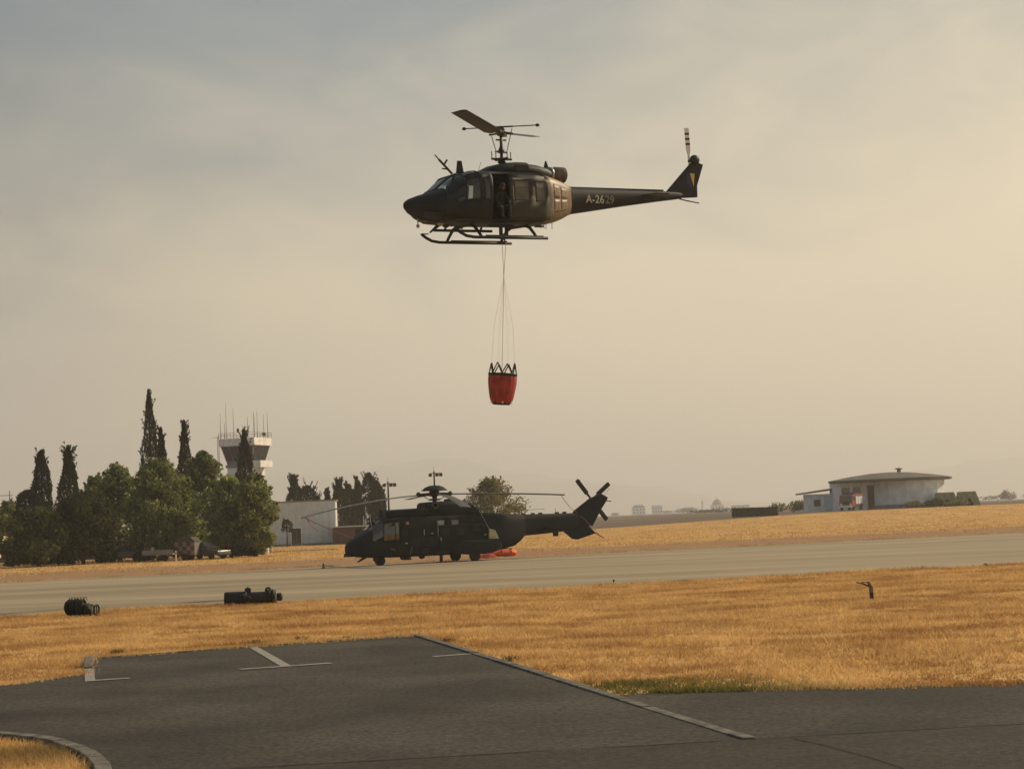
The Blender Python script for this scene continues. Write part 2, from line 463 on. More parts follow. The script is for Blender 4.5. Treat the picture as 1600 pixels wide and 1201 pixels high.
def strip(mb, pts, w, z, jit=0.0):
    rd = random.Random(3)
    for a, b in zip(pts[:-1], pts[1:]):
        k = max(1, int((b - a).length / 0.35)) if jit else 1
        d = (b - a).normalized(); n_ = Vector((-d.y, d.x, 0)); prev = None
        for i in range(k + 1):
            c = a + (b - a) * (i / k) + n_ * (rd.uniform(-jit, jit)); ww = w * (rd.uniform(0.35, 1.3) if jit else 1)
            cur = [c - n_ * ww / 2, c + n_ * ww / 2]
            if prev: mb.add([(*prev[0].xy, z), (*cur[0].xy, z), (*cur[1].xy, z), (*prev[1].xy, z)], [(0, 1, 2, 3)])
            prev = cur
mb = MB(); strip(mb, [seam_l, s1, seam_r], 0.045, 0.024, 0.02)
tag(mb.build('asphalt_seam', M['tar']), kind='structure')
mb = MB(); strip(mb, [G(1240, 1156), G(1310, 1172), G(1410, 1203), G(1520, 1240)], 0.025, 0.024, 0.02)
tag(mb.build('asphalt_crack', M['tar']), kind='structure')

# painted bay markings
def marking(name, segs):
    mb = MB()
    for k, (a, b, w) in enumerate(segs): strip(mb, [a, b], w, 0.024 + 0.003 * k)
    return tag(mb.build(name, M['marking']), kind='structure')
marking('bay_marking', [(G(394, 1011), G(447, 1042), 0.17), (G(375, 1047.5), G(518, 1037.5), 0.20)])
marking('bay_marking', [(G(139, 1046), G(141, 1066), 0.16), (G(138, 1065.5), G(203, 1061), 0.20)])
marking('bay_marking', [(G(677, 1027), G(748, 1022), 0.20)])

# kerbs: every stone its own piece
def kerb(name, pts, w, h, hend=None, length=1.0, m='concrete', lift=0.0):
    o = tag(bpy.data.objects.new(name, None), kind='structure'); COL.objects.link(o)
    acc = []; rd = random.Random(5)
    L = [0.0]
    for a, b in zip(pts[:-1], pts[1:]): L.append(L[-1] + (b - a).length)
    def at(s):
        for i in range(len(pts) - 1):
            if s <= L[i + 1] + 1e-6: return pts[i] + (pts[i + 1] - pts[i]) * ((s - L[i]) / max(1e-6, L[i + 1] - L[i]))
        return pts[-1]
    s = 0.0; tot = L[-1]
    while s < tot - 0.15:
        e = min(tot, s + length); a, b = at(s), at(e - 0.012)
        d = (b - a).normalized(); n_ = Vector((-d.y, d.x, 0))
        hh = h if hend is None else h + (hend - h) * float(sst((s + e) / 2, 0.70 * tot, 0.80 * tot))
        hh += rd.uniform(-0.006, 0.006)
        q = MB().slab([a - n_ * w / 2, b - n_ * w / 2, b + n_ * w / 2, a + n_ * w / 2], -0.1, hh)
        q.build('kerb_stone', M[m], o, bevel=0.012)
        s = e
    return o
n_k = Vector((-kd.y, kd.x, 0))
kerb('kerb', [K1, K2], 0.15, 0.040, 0.032)
kerb('kerb', [L2 + Vector((0.05, 0.1, 0)), G(137, 1046)], 0.16, 0.06)
kerb('kerb', [L2 + Vector((0.3, 0.02, 0)), K1 - (K1 - L2).normalized() * 0.15], 0.10, 0.035)
arc = [G(-260, 1166), G(-120, 1157), G(0, 1161.5), G(45, 1165), G(90, 1173), G(125, 1185), G(146, 1198), G(160, 1214), G(166, 1240), G(160, 1290)]
kerb('kerb', arc, 0.16, 0.13, length=0.6)
isl = sheet('planted_island', [p + Vector((-0.04, -0.06, 0)) for p in arc] + [Vector((-6, 9, 0))], 0.06, 'field')

# ---------------------------------------------------------------- grass (nobody could count it)
def grass_material():
    m = leaf_mat('dry_grass_blades', (0.46, 0.275, 0.108), (0.88, 0.63, 0.30), 0.6, 0.42)
    n, l = m.node_tree.nodes, m.node_tree.links
    mixn = [q for q in n if q.type == 'MIX'][0]
    outs = [lk.to_socket for lk in mixn.outputs[2].links]
    # patches of darker reddish stems and one green patch by the kerb where water runs off
    geo = [q for q in n if q.type == 'NEW_GEOMETRY'][0]
    mp = n.new('ShaderNodeMapping'); mp.inputs['Scale'].default_value = (0.75, 1.15, 1); l.new(geo.outputs['Position'], mp.inputs[0])
    z = n.new('ShaderNodeTexNoise'); z.inputs['Scale'].default_value = 0.55; z.inputs['Detail'].default_value = 5; l.new(mp.outputs[0], z.inputs['Vector'])
    r = n.new('ShaderNodeMapRange'); r.inputs[1].default_value, r.inputs[2].default_value, r.inputs[4].default_value = 0.46, 0.62, 0.8; l.new(z.outputs[0], r.inputs[0])
    x1 = n.new('ShaderNodeMix'); x1.data_type = 'RGBA'; l.new(r.outputs[0], x1.inputs[0]); l.new(mixn.outputs[2], x1.inputs[6]); x1.inputs[7].default_value = (0.40, 0.215, 0.085, 1)
    cur = x1.outputs[2]
    spots = [(G(1060, 1082), 2.3, (0.10, 0.13, 0.035)), (G(980, 1072), 1.0, (0.12, 0.13, 0.04)), (G(60, 1190), 1.1, (0.15, 0.12, 0.045))]
    for c, rad, colr in spots:
        dn = n.new('ShaderNodeVectorMath'); dn.operation = 'DISTANCE'; l.new(geo.outputs['Position'], dn.inputs[0]); dn.inputs[1].default_value = c
        rr = n.new('ShaderNodeMapRange'); l.new(dn.outputs['Value'], rr.inputs[0])
        for i, q in enumerate((rad * 0.35, rad, 0.75, 0.0)): rr.inputs[i + 1].default_value = q
        xx = n.new('ShaderNodeMix'); xx.data_type = 'RGBA'; l.new(rr.outputs[0], xx.inputs[0]); l.new(cur, xx.inputs[6]); xx.inputs[7].default_value = (*colr, 1)
        cur = xx.outputs[2]
    for s_ in outs: l.new(cur, s_)
    return m
M['grass'] = grass_material()

def inside(poly, x, y):
    r = np.zeros(len(x), bool); n = len(poly); j = n - 1
    for i in range(n):
        xi, yi, xj, yj = poly[i].x, poly[i].y, poly[j].x, poly[j].y
        c = ((yi > y) != (yj > y)) & (x < (xj - xi) * (y - yi) / (yj - yi + 1e-12) + xi)
        r ^= c; j = i
    return r
def vnoise(x, y, s, seed):
    """smooth value noise for the clumping of the grass"""
    g = np.random.default_rng(seed).random((64, 64)); u, v = (x / s) % 63, (y / s) % 63
    i, j = u.astype(int), v.astype(int); a, b = u - i, v - j; a, b = a * a * (3 - 2 * a), b * b * (3 - 2 * b)
    return (g[i, j] * (1 - a) + g[i + 1, j] * a) * (1 - b) + (g[i, j + 1] * (1 - a) + g[i + 1, j + 1] * a) * b
def blades(name, x, y, z, hmin, hmax, w, per, spread, material):
    n = len(x); X = np.repeat(x, per) + rng.normal(0, spread, n * per); Y = np.repeat(y, per) + rng.normal(0, spread, n * per); Z = np.repeat(z, per)
    k = len(X); t = rng.random(k) * 2 * np.pi; hh = rng.uniform(hmin, hmax, k) * np.repeat(0.55 + 0.9 * vnoise(x, y, 1.7, 5), per)
    ww = rng.uniform(0.6, 1.4, k) * w; ln = rng.normal(0, 0.75, (k, 2)) * hh[:, None]
    V = np.empty((k, 3, 3), np.float32)
    V[:, 0] = np.stack([X - np.cos(t) * ww, Y - np.sin(t) * ww, Z - 0.01], -1)
    V[:, 1] = np.stack([X + np.cos(t) * ww, Y + np.sin(t) * ww, Z - 0.01], -1)
    V[:, 2] = np.stack([X + ln[:, 0], Y + ln[:, 1], Z + hh], -1)
    return tri_mesh(name, V.reshape(-1, 3), np.arange(k * 3).reshape(-1, 3), material)

near_poly = [ext(NA, NB, -24), ext(NA, NB, 30), ext(RE0, RE1, 30), RE0 + Vector((0.1, 0.1, 0)), KX + n_k * 0.12 * (1 if n_k.x > 0 else -1), K1 + Vector((0.12, 0.05, 0)), L2 + Vector((-0.1, 0.05, 0)), L1, L0, Vector((-24, L0.y - 4.2, 0))]
def scatter(poly, dens, clump=None):
    xs = [p.x for p in poly]; ys = [p.y for p in poly]
    n = int((max(xs) - min(xs)) * (max(ys) - min(ys)) * dens)
    x = rng.uniform(min(xs), max(xs), n); y = rng.uniform(min(ys), max(ys), n); k = inside(poly, x, y)
    x, y = x[k], y[k]
    vis = np.abs(x) < 0.32 * y + 3.0; x, y = x[vis], y[vis]
    if clump:
        q = 0.5 * vnoise(x, y, clump, 9) + 0.5 * vnoise(x, y, clump * 0.3, 10); k = rng.random(len(x)) < np.clip(q * 2.2 - 0.35, 0.10, 1); x, y = x[k], y[k]
    return x, y
x, y = scatter(near_poly, 190, 1.2)
tag(blades('dry_grass', x, y, np.zeros(len(x)), 0.02, 0.095, 0.011, 4, 0.035, M['grass']),
    'short golden dry grass on the verge between the parking lot and the apron', 'grass', kind='stuff')
x, y = scatter(near_poly, 6, 2.0)
k = vnoise(x, y, 2.4, 33) > .55; x, y = x[k], y[k]
tag(blades('dry_grass', x, y, np.zeros(len(x)), 0.09, 0.22, 0.008, 7, 0.07, M['grass']),
    'scattered taller clumps of straw standing above the mown verge', 'grass', kind='stuff')
isl_poly = [p + Vector((-0.1, -0.12, 0)) for p in arc] + [Vector((-6, 9, 0))]
x, y = scatter(isl_poly, 400)
tag(blades('dry_grass', x, y, np.full(len(x), 0.06), 0.03, 0.10, 0.006, 4, 0.03, M['grass']),
    'yellow-green grass inside the curved kerb in the lower left corner', 'grass', kind='stuff')
far_poly = [ext(FA, FB, -60) + fn * 0.1, ext(FA, FB, 110) + fn * 0.1, Vector((110, 318, 0)), Vector((0, 266, 0)), Vector((-90, 230, 0))]
x, y = scatter(far_poly, 2.6, 5.0)
k = rng.random(len(x)) < np.clip(170 / y, 0.2, 1); x, y = x[k], y[k]
dist_e = (x - FA.x) * fn.x + (y - FA.y) * fn.y
k = rng.random(len(x)) < np.clip((dist_e - 10) / 20, 0.03, 1); x, y = x[k], y[k]
z = 1.45 * sst(y, 170, 320) * sst(x, -10, 60)
tag(blades('dry_grass', x, y, z, 0.03, 0.13, 0.045, 3, 0.3, M['grass']),
    'golden dry grassland beyond the far edge of the apron', 'grass', kind='stuff')
# ragged fringe along both apron edges
fx, fy = [], []
for a, b, off, n_ in ((FA, FB, fn, 2600), (NA, NB, -Vector((-(NB - NA).normalized().y, (NB - NA).normalized().x, 0)), 5200)):
    t = rng.uniform(-0.35, 1.35, n_); o_ = np.abs(rng.normal(0.05, 0.25, n_))
    fx.append(a.x + (b.x - a.x) * t + off.x * o_); fy.append(a.y + (b.y - a.y) * t + off.y * o_)
fx, fy = np.concatenate(fx), np.concatenate(fy)
tag(blades('dry_grass', fx, fy, np.zeros(len(fx)), 0.05, 0.16, 0.014, 4, 0.05, M['grass']),
    'ragged fringe of dry grass along the two apron edges', 'grass', kind='stuff')
# grass and straw spilling over the tarmac's edges
ex_, ey_ = [], []
for a, b, n_ in ((RE0, ext(RE0, RE1, 12), 2600), (L2, K1, 1500), (Vector((-14, L0.y - 1.75, 0)), L0, 700), (L0, L1, 250), (L1, L2, 120)):
    t = rng.random(n_); d = (b - a).normalized(); o_ = rng.normal(0.03, 0.10, n_) * (0.5 + 1.5 * vnoise(a.x + t * 30, a.y + t * 9, 1.5, 21))
    ex_.append(a.x + (b.x - a.x) * t - d.y * o_); ey_.append(a.y + (b.y - a.y) * t + d.x * o_)
ex_, ey_ = np.concatenate(ex_), np.concatenate(ey_)
tag(blades('dry_grass', ex_, ey_, np.full(len(ex_), 0.018), 0.015, 0.07, 0.010, 4, 0.03, M['grass']),
    'straw and grass spilling over the edge of the parking lot', 'grass', kind='stuff')
# darker weeds rooted along the back of the parking lot and the kerb
M['weed'] = leaf_mat('dark_weed', (0.07, 0.055, 0.022), (0.20, 0.13, 0.05), 1.5)
for i, (px, py, s_) in enumerate(((355, 1012, .5), (398, 1008.5, .75), (466, 1002, .6), (182, 1022, .4), (540, 999, .35), (700, 1003, .3), (800, 1034, .35), (128, 1046, .5))):
    c = G(px, py) + Vector((0, 0.12, 0)); n_ = int(60 * s_)
    x = c.x + rng.normal(0, 0.16 * s_, n_); y = c.y + rng.normal(0, 0.06, n_)
    lab = ['low dark weed tuft at the lot edge left of the bay line', 'widest dark weed tuft, at the top end of the bay line', 'dark weed tuft at the lot edge right of the bay line',
           'small weed tuft near the left end of the lot edge', 'sparse weed tuft midway along the lot edge', 'little weed on the right kerb near its far corner',
           'weed tuft on the grass side of the right kerb, midway', 'brown weeds round the short left kerb'][i]
    tag(blades('weed_tuft', x, y, np.zeros(n_), 0.04, 0.11, 0.014, 4, 0.03, M['weed']), lab, 'weed', 'weeds along the edge of the lot', 'stuff')

# grey path in front of the white building
sheet('path', [OG(405, 190), OG(520, 190), OG(535, 181), OG(405, 181)][::-1], 0.01, 'asphalt2')

# ---------------------------------------------------------------- hills far behind the smoke
M['hill'] = mat('hill_scrub', (0.20, 0.19, 0.16), 0.95, var=0.3, scale=0.002)
def hill(pts, D, depth, seed):
    rd = random.Random(seed); mb = MB(); rows = 9; cols = []
    n = 60; xs = [pts[0][0] + (pts[-1][0] - pts[0][0]) * i / n for i in range(n + 1)]
    vs, fs = [], []
    for px in xs:
        for a, b in zip(pts[:-1], pts[1:]):
            if a[0] <= px <= b[0]:
                t = (px - a[0]) / (b[0] - a[0]); t = t * t * (3 - 2 * t); py = a[1] + (b[1] - a[1]) * t; break
        top = P(px, py, D); h = max(1.0, top.z * (1 + rd.uniform(-.025, .025)))
        for j in range(rows):
            u = j / (rows - 1) * 2 - 1
            vs.append((top.x * (1 + u * depth / D), D + u * depth, h * (1 - abs(u) ** 1.3) * (1 + rd.uniform(-.03, .03)) - 2))
    for i in range(n):
        for j in range(rows - 1):
            a = i * rows + j; fs.append((a, a + rows, a + rows + 1, a + 1))
    mb.add(vs, fs)
    return tag(mb.build('hills', M['hill'], smooth=True), kind='structure')
hill([(-400, 790), (100, 770), (520, 738), (690, 715), (830, 742), (1000, 760), (1250, 796)], 10500, 1200, 1)
hill([(600, 800), (850, 752), (950, 756), (1100, 780), (1300, 792)], 9000, 800, 2)
hill([(1150, 790), (1400, 738), (1560, 715), (1700, 720), (2100, 750)], 10500, 900, 3)
# ---------------------------------------------------------------- lofted hulls
HALF = [(0, 0), (.45, 0), (.76, .03), (.92, .12), (.985, .27), (1, .45), (1, .57), (.99, .70), (.955, .845), (.87, .935), (.68, .985), (.38, 1.0), (.05, 1.0), (0, 1.0)]
def hull(stations, half, openings, x0, rnd=None):
    """stations: (x, zbottom, ztop, halfwidth); openings: {name: (i0, i1, j0, j1, sides)}. Returns skin MB and {name: [MB per side]}"""
    n = len(half); ring_n = 2 * n - 2; vs = []
    for x, zb, zt, hw in stations:
        k = rnd(x) if rnd else 0.0
        hs = [(u * (1 - k) + k * math.sqrt(max(0, 1 - (2 * v - 1) ** 2)), v) for u, v in half]
        for u, v in hs: vs.append((x - x0, -u * hw, zb + (zt - zb) * v))
        for u, v in hs[-2:0:-1]: vs.append((x - x0, u * hw, zb + (zt - zb) * v))
    skin = MB(); skin.v = list(vs); panes = {}
    def face(i, j): return (i * ring_n + j, i * ring_n + (j + 1) % ring_n, (i + 1) * ring_n + (j + 1) % ring_n, (i + 1) * ring_n + j)
    for i in range(len(stations) - 1):
        for j in range(ring_n):
            side = 0 if j < n - 1 else 1; jj = j if side == 0 else ring_n - 1 - j; hit = None
            for nm, (i0, i1, j0, j1, sides) in openings.items():
                if i0 <= i < i1 and j0 <= jj < j1 and side in sides: hit = nm
            if hit is None: skin.f.append(face(i, j))
            else:
                p = panes.setdefault(hit, {}).setdefault(side, MB()); p.add([vs[q] for q in face(i, j)], [(0, 1, 2, 3)])
    skin.f.append(tuple(range(ring_n))[::-1]); skin.f.append(tuple((len(stations) - 1) * ring_n + q for q in range(ring_n)))
    return skin, panes

def weld(o, d=0.001):
    bm = bmesh.new(); bm.from_mesh(o.data); bmesh.ops.remove_doubles(bm, verts=bm.verts[:], dist=d)
    bmesh.ops.recalc_face_normals(bm, faces=bm.faces[:]); bm.to_mesh(o.data); bm.free()
    return o

def ring_frame(mb, r=0.018):
    """thin frame following the outline of a pane"""
    bm = bmesh.new(); vv = [bm.verts.new(q) for q in mb.v]
    for f in mb.f: bm.faces.new([vv[i] for i in f])
    bmesh.ops.remove_doubles(bm, verts=bm.verts[:], dist=0.001)
    out = MB()
    for e in bm.edges:
        if len(e.link_faces) == 1: out.bar(e.verts[0].co, e.verts[1].co, r * 2, r * 2)
    bm.free(); return out

# ================================================================ the flying helicopter
HX0 = 4.1
HUEY_D, HUEY_YAW, HUEY_PITCH, HUEY_ROLL = 65.0, R(31), R(-1.9), R(4.5)
hb = P(787.5, 378, HUEY_D)
hy = thing('helicopter', 'dark olive single-engine helicopter hovering in mid-air above the parked one', 'helicopter', hb)
hy.rotation_mode = 'QUATERNION'
hy.rotation_quaternion = (Matrix.Rotation(HUEY_YAW, 4, 'Z') @ Matrix.Rotation(HUEY_PITCH, 4, 'Y') @ Matrix.Rotation(HUEY_ROLL, 4, 'X')).to_quaternion()
HM = Matrix.Translation(hb) @ hy.rotation_quaternion.to_matrix().to_4x4()

st = [(0.0, 1.20, 1.30, .04), (0.06, 1.10, 1.38, .15), (0.22, .95, 1.48, .32), (0.55, .78, 1.60, .57), (0.85, .69, 1.68, .77), (1.12, .63, 1.75, .92),
      (1.25, .615, 1.82, 1.00), (1.6, .60, 2.10, 1.10), (1.9, .585, 2.33, 1.18), (2.06, .58, 2.41, 1.21), (2.22, .575, 2.45, 1.24), (2.45, .57, 2.47, 1.27),
      (2.62, .57, 2.475, 1.28), (2.85, .57, 2.48, 1.29), (2.96, .57, 2.48, 1.29), (3.3, .57, 2.48, 1.29), (3.62, .57, 2.48, 1.29), (4.1, .57, 2.48, 1.29), (4.7, .57, 2.47, 1.28),
      (5.2, .58, 2.44, 1.25), (5.5, .60, 2.40, 1.17), (5.9, .68, 2.33, .98), (6.3, .80, 2.24, .77), (6.6, .93, 2.15, .61), (6.75, 1.00, 2.09, .54)]
op = {'far_window': (15, 16, 6, 8, (1,)), 'windshield': (6, 8, 6, 12, (0, 1)), 'roof_window': (8, 11, 9, 12, (0, 1)), 'chin_window': (3, 5, 2, 4, (0, 1)), 'crew_window': (8, 11, 5, 8, (0, 1)), 'quarter_window': (7, 8, 5, 6, (0, 1)),
      'cabin_window': (12, 13, 5, 8, (0,)), 'doorway': (14, 16, 2, 9, (0,))}
skin, panes = hull(st, HALF, op, HX0, lambda x: 0.95 * (1 - float(sst(x, 0.5, 1.5))))
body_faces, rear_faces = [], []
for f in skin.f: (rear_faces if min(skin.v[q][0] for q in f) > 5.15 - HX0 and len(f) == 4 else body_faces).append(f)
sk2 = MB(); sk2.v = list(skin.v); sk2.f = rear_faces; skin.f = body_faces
def prune(o):
    bm = bmesh.new(); bm.from_mesh(o.data); bmesh.ops.delete(bm, geom=[q for q in bm.verts if not q.link_faces], context='VERTS'); bm.to_mesh(o.data); bm.free(); return o
body = prune(weld(skin.build('fuselage', M['olive'], hy, auto=38, solid=0.035)))
prune(weld(sk2.build('rear_fuselage', M['sunlit_brown'], hy, auto=38, solid=0.035)))
for nm, sides in panes.items():
    if nm == 'doorway': continue
    for sd_, pm in sides.items():
        g = weld(pm.build(nm, M['green_glass'] if nm == 'roof_window' else M['glass'], hy, smooth=True))
        ring_frame(pm, 0.02).build('window_frame', M['olive'], g)
# cabin inside
MB().box((-0.75, 0, .70), (3.7, 2.2, .04)).build('cabin_floor', M['interior'], hy)
MB().box((1.05, 0, 1.55), (.05, 2.2, 1.7)).build('rear_bulkhead', M['interior'], hy)
MB().box((-2.55, 0, 1.42), (.35, 1.3, .45)).build('instrument_panel', M['interior'], hy, bevel=.03)
MB().box((-1.9, 0, .95), (.9, .35, .5)).build('centre_console', M['interior'], hy, bevel=.03)
for s_ in (-1, 1):
    mb = MB(); mb.box((-1.62, s_ * .58, 1.05), (.5, .5, .16)); mb.box((-1.36, s_ * .58, 1.55), (.16, .60, 1.0), (0, .12, 0)); mb.box((-1.30, s_ * .58, 2.0), (.12, .3, .2), (0, .12, 0)); mb.box((-1.6, s_ * .58, .86), (.3, .3, .3))
    mb.build('crew_seat', M['interior'], hy, bevel=.03)
for y_ in (-.55, .55):
    mb = MB(); mb.box((.75, y_, 1.12), (.45, .95, .05)); mb.box((.95, y_, 1.5), (.05, .95, .7)); mb.bar((.55, y_, .7), (.55, y_, 1.1), .03); mb.build('bench_seat', M['interior'], hy)
# sliding cargo door, slid back along the port side, with two windows
dst = [(3.62, .62, 2.28, 1.335), (3.82, .62, 2.28, 1.335), (4.42, .62, 2.28, 1.335), (4.72, .62, 2.27, 1.33), (5.14, .63, 2.25, 1.30), (5.42, .64, 2.22, 1.25)]
dhalf = [(.90, .05), (.955, .12), (.99, .27), (1, .47), (1, .62), (.995, .77), (.965, .90), (.93, .97)]
door = MB(); dp = {}
nv = len(dhalf)
dv = [(x - HX0, -u * hw, zb + (zt - zb) * v) for x, zb, zt, hw in dst for u, v in dhalf]
door.v = dv
for i in range(len(dst) - 1):
    for j in range(nv - 1):
        f = (i * nv + j, i * nv + j + 1, (i + 1) * nv + j + 1, (i + 1) * nv + j)
        if 3 <= j < 6 and i in (1, 3): dp.setdefault(i, MB()).add([dv[q] for q in f], [(0, 1, 2, 3)])
        else: door.f.append(f)
cd_ = door.build('sliding_door', M['olive_door'], hy, auto=9, solid=0.03)
M['dust_glass'] = mat('dusty_window', (0.085, 0.082, 0.068), 0.5, var=0.2, scale=3, spec=0.5)
for i, pm in dp.items():
    g = weld(pm.build('door_window', M['dust_glass'], cd_, solid=0.015)); ring_frame(pm, 0.016).build('window_frame', M['olive_door'], cd_)
MB().bar((-.55, -1.31, 2.36), (1.35, -1.27, 2.33), .04).build('door_rail', M['darkmetal'], hy)
# access panels on the tapering rear fuselage
for (xa, xb, va, vb) in ((5.62, 6.02, .52, .82), (6.06, 6.5, .52, .80), (5.62, 6.02, .22, .50), (6.06, 6.5, .22, .50)):
    def surf(x, v, out=0.002):
        for a, b in zip(st[:-1], st[1:]):
            if a[0] <= x <= b[0]:
                t = (x - a[0]) / (b[0] - a[0]); zb, zt, hw = [a[k] + (b[k] - a[k]) * t for k in (1, 2, 3)]; break
        for (u0, v0), (u1, v1) in zip(HALF[:-1], HALF[1:]):
            if v0 <= v <= v1 and v1 > v0: u = u0 + (u1 - u0) * (v - v0) / (v1 - v0); break
        return Vector((x - HX0 + out * .4, -(u * hw + out), zb + (zt - zb) * v))
    mb = MB(); N = 4
    g_ = [[surf(xa + (xb - xa) * i / N, va + (vb - va) * j / N) for j in range(N + 1)] for i in range(N + 1)]
    vs = [q for row in g_ for q in row]
    mb.add(vs, [(i * (N + 1) + j, i * (N + 1) + j + 1, (i + 1) * (N + 1) + j + 1, (i + 1) * (N + 1) + j) for i in range(N) for j in range(N)])
    pn = mb.build('access_panel', M['sunlit_brown'], hy, smooth=True, solid=0.012)
# pylon cowling and engine deck
cst = [(3.05, 2.40, 2.46, .20), (3.25, 2.40, 2.60, .42), (3.6, 2.38, 2.76, .56), (4.05, 2.38, 2.86, .60), (4.5, 2.38, 2.90, .60), (4.9, 2.38, 2.90, .60), (4.92, 2.36, 2.86, .56), (5.4, 2.30, 2.82, .52), (5.85, 2.24, 2.74, .42), (6.05, 2.24, 2.66, .33)]
ck, _ = hull(cst, HALF, {}, HX0, lambda x: 0.35)
weld(ck.build('engine_cowling', M['olive'], hy, auto=38))
MB().box((.52, -.575, 2.66), (.55, .05, .26)).build('intake_grille', M['black'], hy, bevel=.02)
M['burnt'] = mat('heat_browned_steel', (0.13, 0.10, 0.075), 0.45, 0.4, var=0.35, scale=5)
ex = MB(); Mx = Matrix.Rotation(R(90), 3, 'Y') @ Matrix.Rotation(0, 3, 'Z')
ex.lathe([(.17, 0), (.25, .12), (.26, .5), (.30, .55), (.29, .95), (.24, .95), (.22, .5), (.05, .45)], (1.72, 0, 2.52), 18, Mx)
ex.build('exhaust_pipe', M['burnt'], hy, auto=40)
MB().lathe([(.275, 0), (.285, .02), (.285, .07), (.275, .09)], (2.02, 0, 2.52), 18, Mx).build('exhaust_clamp', M['steel'], hy, auto=40)
MB().prism([(1.80, 2.72), (2.02, 2.74), (1.92, 3.02), (1.88, 3.02)], -.02, .02).build('beacon_fin', M['black'], hy)
# tail boom
bst = [(6.73, 1.02, 2.06, .50), (8.0, 1.20, 2.05, .40), (9.5, 1.42, 2.04, .30), (11.0, 1.62, 2.04, .20), (11.9, 1.73, 2.02, .14), (12.2, 1.78, 1.98, .08)]
bk, _ = hull(bst, HALF, {}, HX0, lambda x: 0.35)
boom = weld(bk.build('tail_boom', M['olive'], hy, auto=38))
MB().box((4.2, 0, 2.065), (6.0, .2, .05)).build('drive_shaft_cover', M['olive'], boom, bevel=.015)
# swept fin
fin = MB().prism([(7.35, 2.0), (8.55, 3.14), (8.78, 3.25), (9.18, 3.13), (8.86, 2.30), (8.86, 1.84), (8.2, 1.80), (7.5, 1.86)], -.055, .055)
fin_o = fin.build('tail_fin', M['olive'], hy, bevel=.03)
MB().prism([(8.34, 2.76), (8.58, 2.76), (8.58, 2.14), (8.34, 2.4)], -.062, -.058).build('flag_field', M['blue'], fin_o)
MB().prism([(8.50, 2.76), (8.72, 2.76), (8.67, 2.24)], -.069, -.064).build('flag_triangle', M['yellow'], fin_o)
gb = MB(); gb.sphere((8.78, -.02, 3.30), (.22, .15, .20)); gb.tube([(8.78, -.1, 3.30), (8.78, .36, 3.30)], .06, 10)
gb.build('tail_gearbox', M['black'], hy, smooth=True)
for s_ in (-1, 1):
    MB().box((6.35, s_ * .72, 1.82), (.62, 1.0, .05)).build('elevator', M['olive'], hy, bevel=.02)
MB().tube([(8.0, 0, 1.76), (8.35, 0, 1.70), (8.95, 0, 1.62)], .025, 8).build('tail_skid', M['darkmetal'], hy)
# tail rotor on the far side: two blades in line
tr_c = Vector((8.78, .34, 3.30))
for sgn in (1, -1):
    d = Vector((-.07 * sgn, 0, 1.0 * sgn)).normalized(); c = Vector((d.z, 0, -d.x))
    bl = MB()
    def blade_piece(mb, r0, r1, w0, w1, yy=0.0, th=.022):
        vs = []
        for r_, w_ in ((r0, w0), (r1, w1)):
            for a in (-1, 1):
                for b in (-1, 1): vs.append(tr_c + d * r_ + c * (a * w_ / 2) + Vector((0, b * th / 2 + yy, 0)))
        mb.add(vs, [(0, 1, 3, 2), (4, 6, 7, 5), (0, 4, 5, 1), (2, 3, 7, 6), (0, 2, 6, 4), (1, 5, 7, 3)])
    blade_piece(bl, .0, .22, .06, .06, 0, .06); blade_piece(bl, .2, .42, .07, .19); blade_piece(bl, .42, 1.29, .2, .2)
    tb = bl.build('tail_rotor_blade', M['lightblade'] if False else M['white'], hy)
    for k in range(3):
        q = MB(); blade_piece(q, .62 + k * .20, .70 + k * .20, .204, .204, 0, .03); q.build('black_band', M['black'], tb)
# main rotor: mast, swashplate, links, stabiliser bar, hub and two blades
MB().tube([(0, 0, 2.8), (0, 0, 4.06)], .055, 12).build('mast', M['darkmetal'], hy, smooth=True)
MB().lathe([(.10, 2.86), (.16, 2.90), (.05, 3.05)], (0, 0, 0), 14).build('mast_boot', M['black'], hy, auto=40)
sw = MB(); sw.lathe([(.20, 2.98), (.28, 2.99), (.28, 3.05), (.20, 3.06)], (0, 0, 0), 18); sw.bar((-.42, 0, 3.02), (.42, 0, 3.02), .07); sw.bar((0, -.4, 3.02), (0, .4, 3.02), .07)
sw.build('swashplate', M['darkmetal'], hy)
sc_ = MB(); sc_.bar((-.30, -.1, 3.28), (.30, .1, 3.28), .06); sc_.lathe([(.12, 3.24), (.12, 3.34), (.05, 3.52)], (0, 0, 0), 12); sc_.build('scissor_bridge', M['darkmetal'], hy)
for q in ((-.30, -.1), (.30, .1), (-.4, 0.02), (.4, .02)):
    MB().tube([(q[0], q[1], 3.0), (q[0], q[1], 3.3)], .016, 6).build('control_link', M['darkmetal'], hy)
BL_AZ = R(-99.5) - HUEY_YAW                       # blade direction towards the camera, in the helicopter's own frame
bd = Vector((math.cos(BL_AZ), math.sin(BL_AZ), 0)); bc = Vector((-bd.y, bd.x, 0))
HZ = 3.98
for s_ in (-1, 1):
    MB().tube([Vector((s_ * .28, s_ * .09, 3.3)), bc * (s_ * .42) + Vector((0, 0, 4.13))], .014, 6).build('pitch_link', M['darkmetal'], hy)
MB().bar((-.2, 0, 3.72), (.2, 0, 3.72), .09, .05).build('drive_collar', M['darkmetal'], hy)
sb = MB(); sb.tube([bc * -1.36 + Vector((0, 0, 4.20)), bc * 1.36 + Vector((0, 0, 4.20))], .02, 8); sb.bar(bc * -.45 + Vector((0, 0, 4.20)), bc * .45 + Vector((0, 0, 4.20)), .07, .05)
sbo = sb.build('stabiliser_bar', M['darkmetal'], hy)
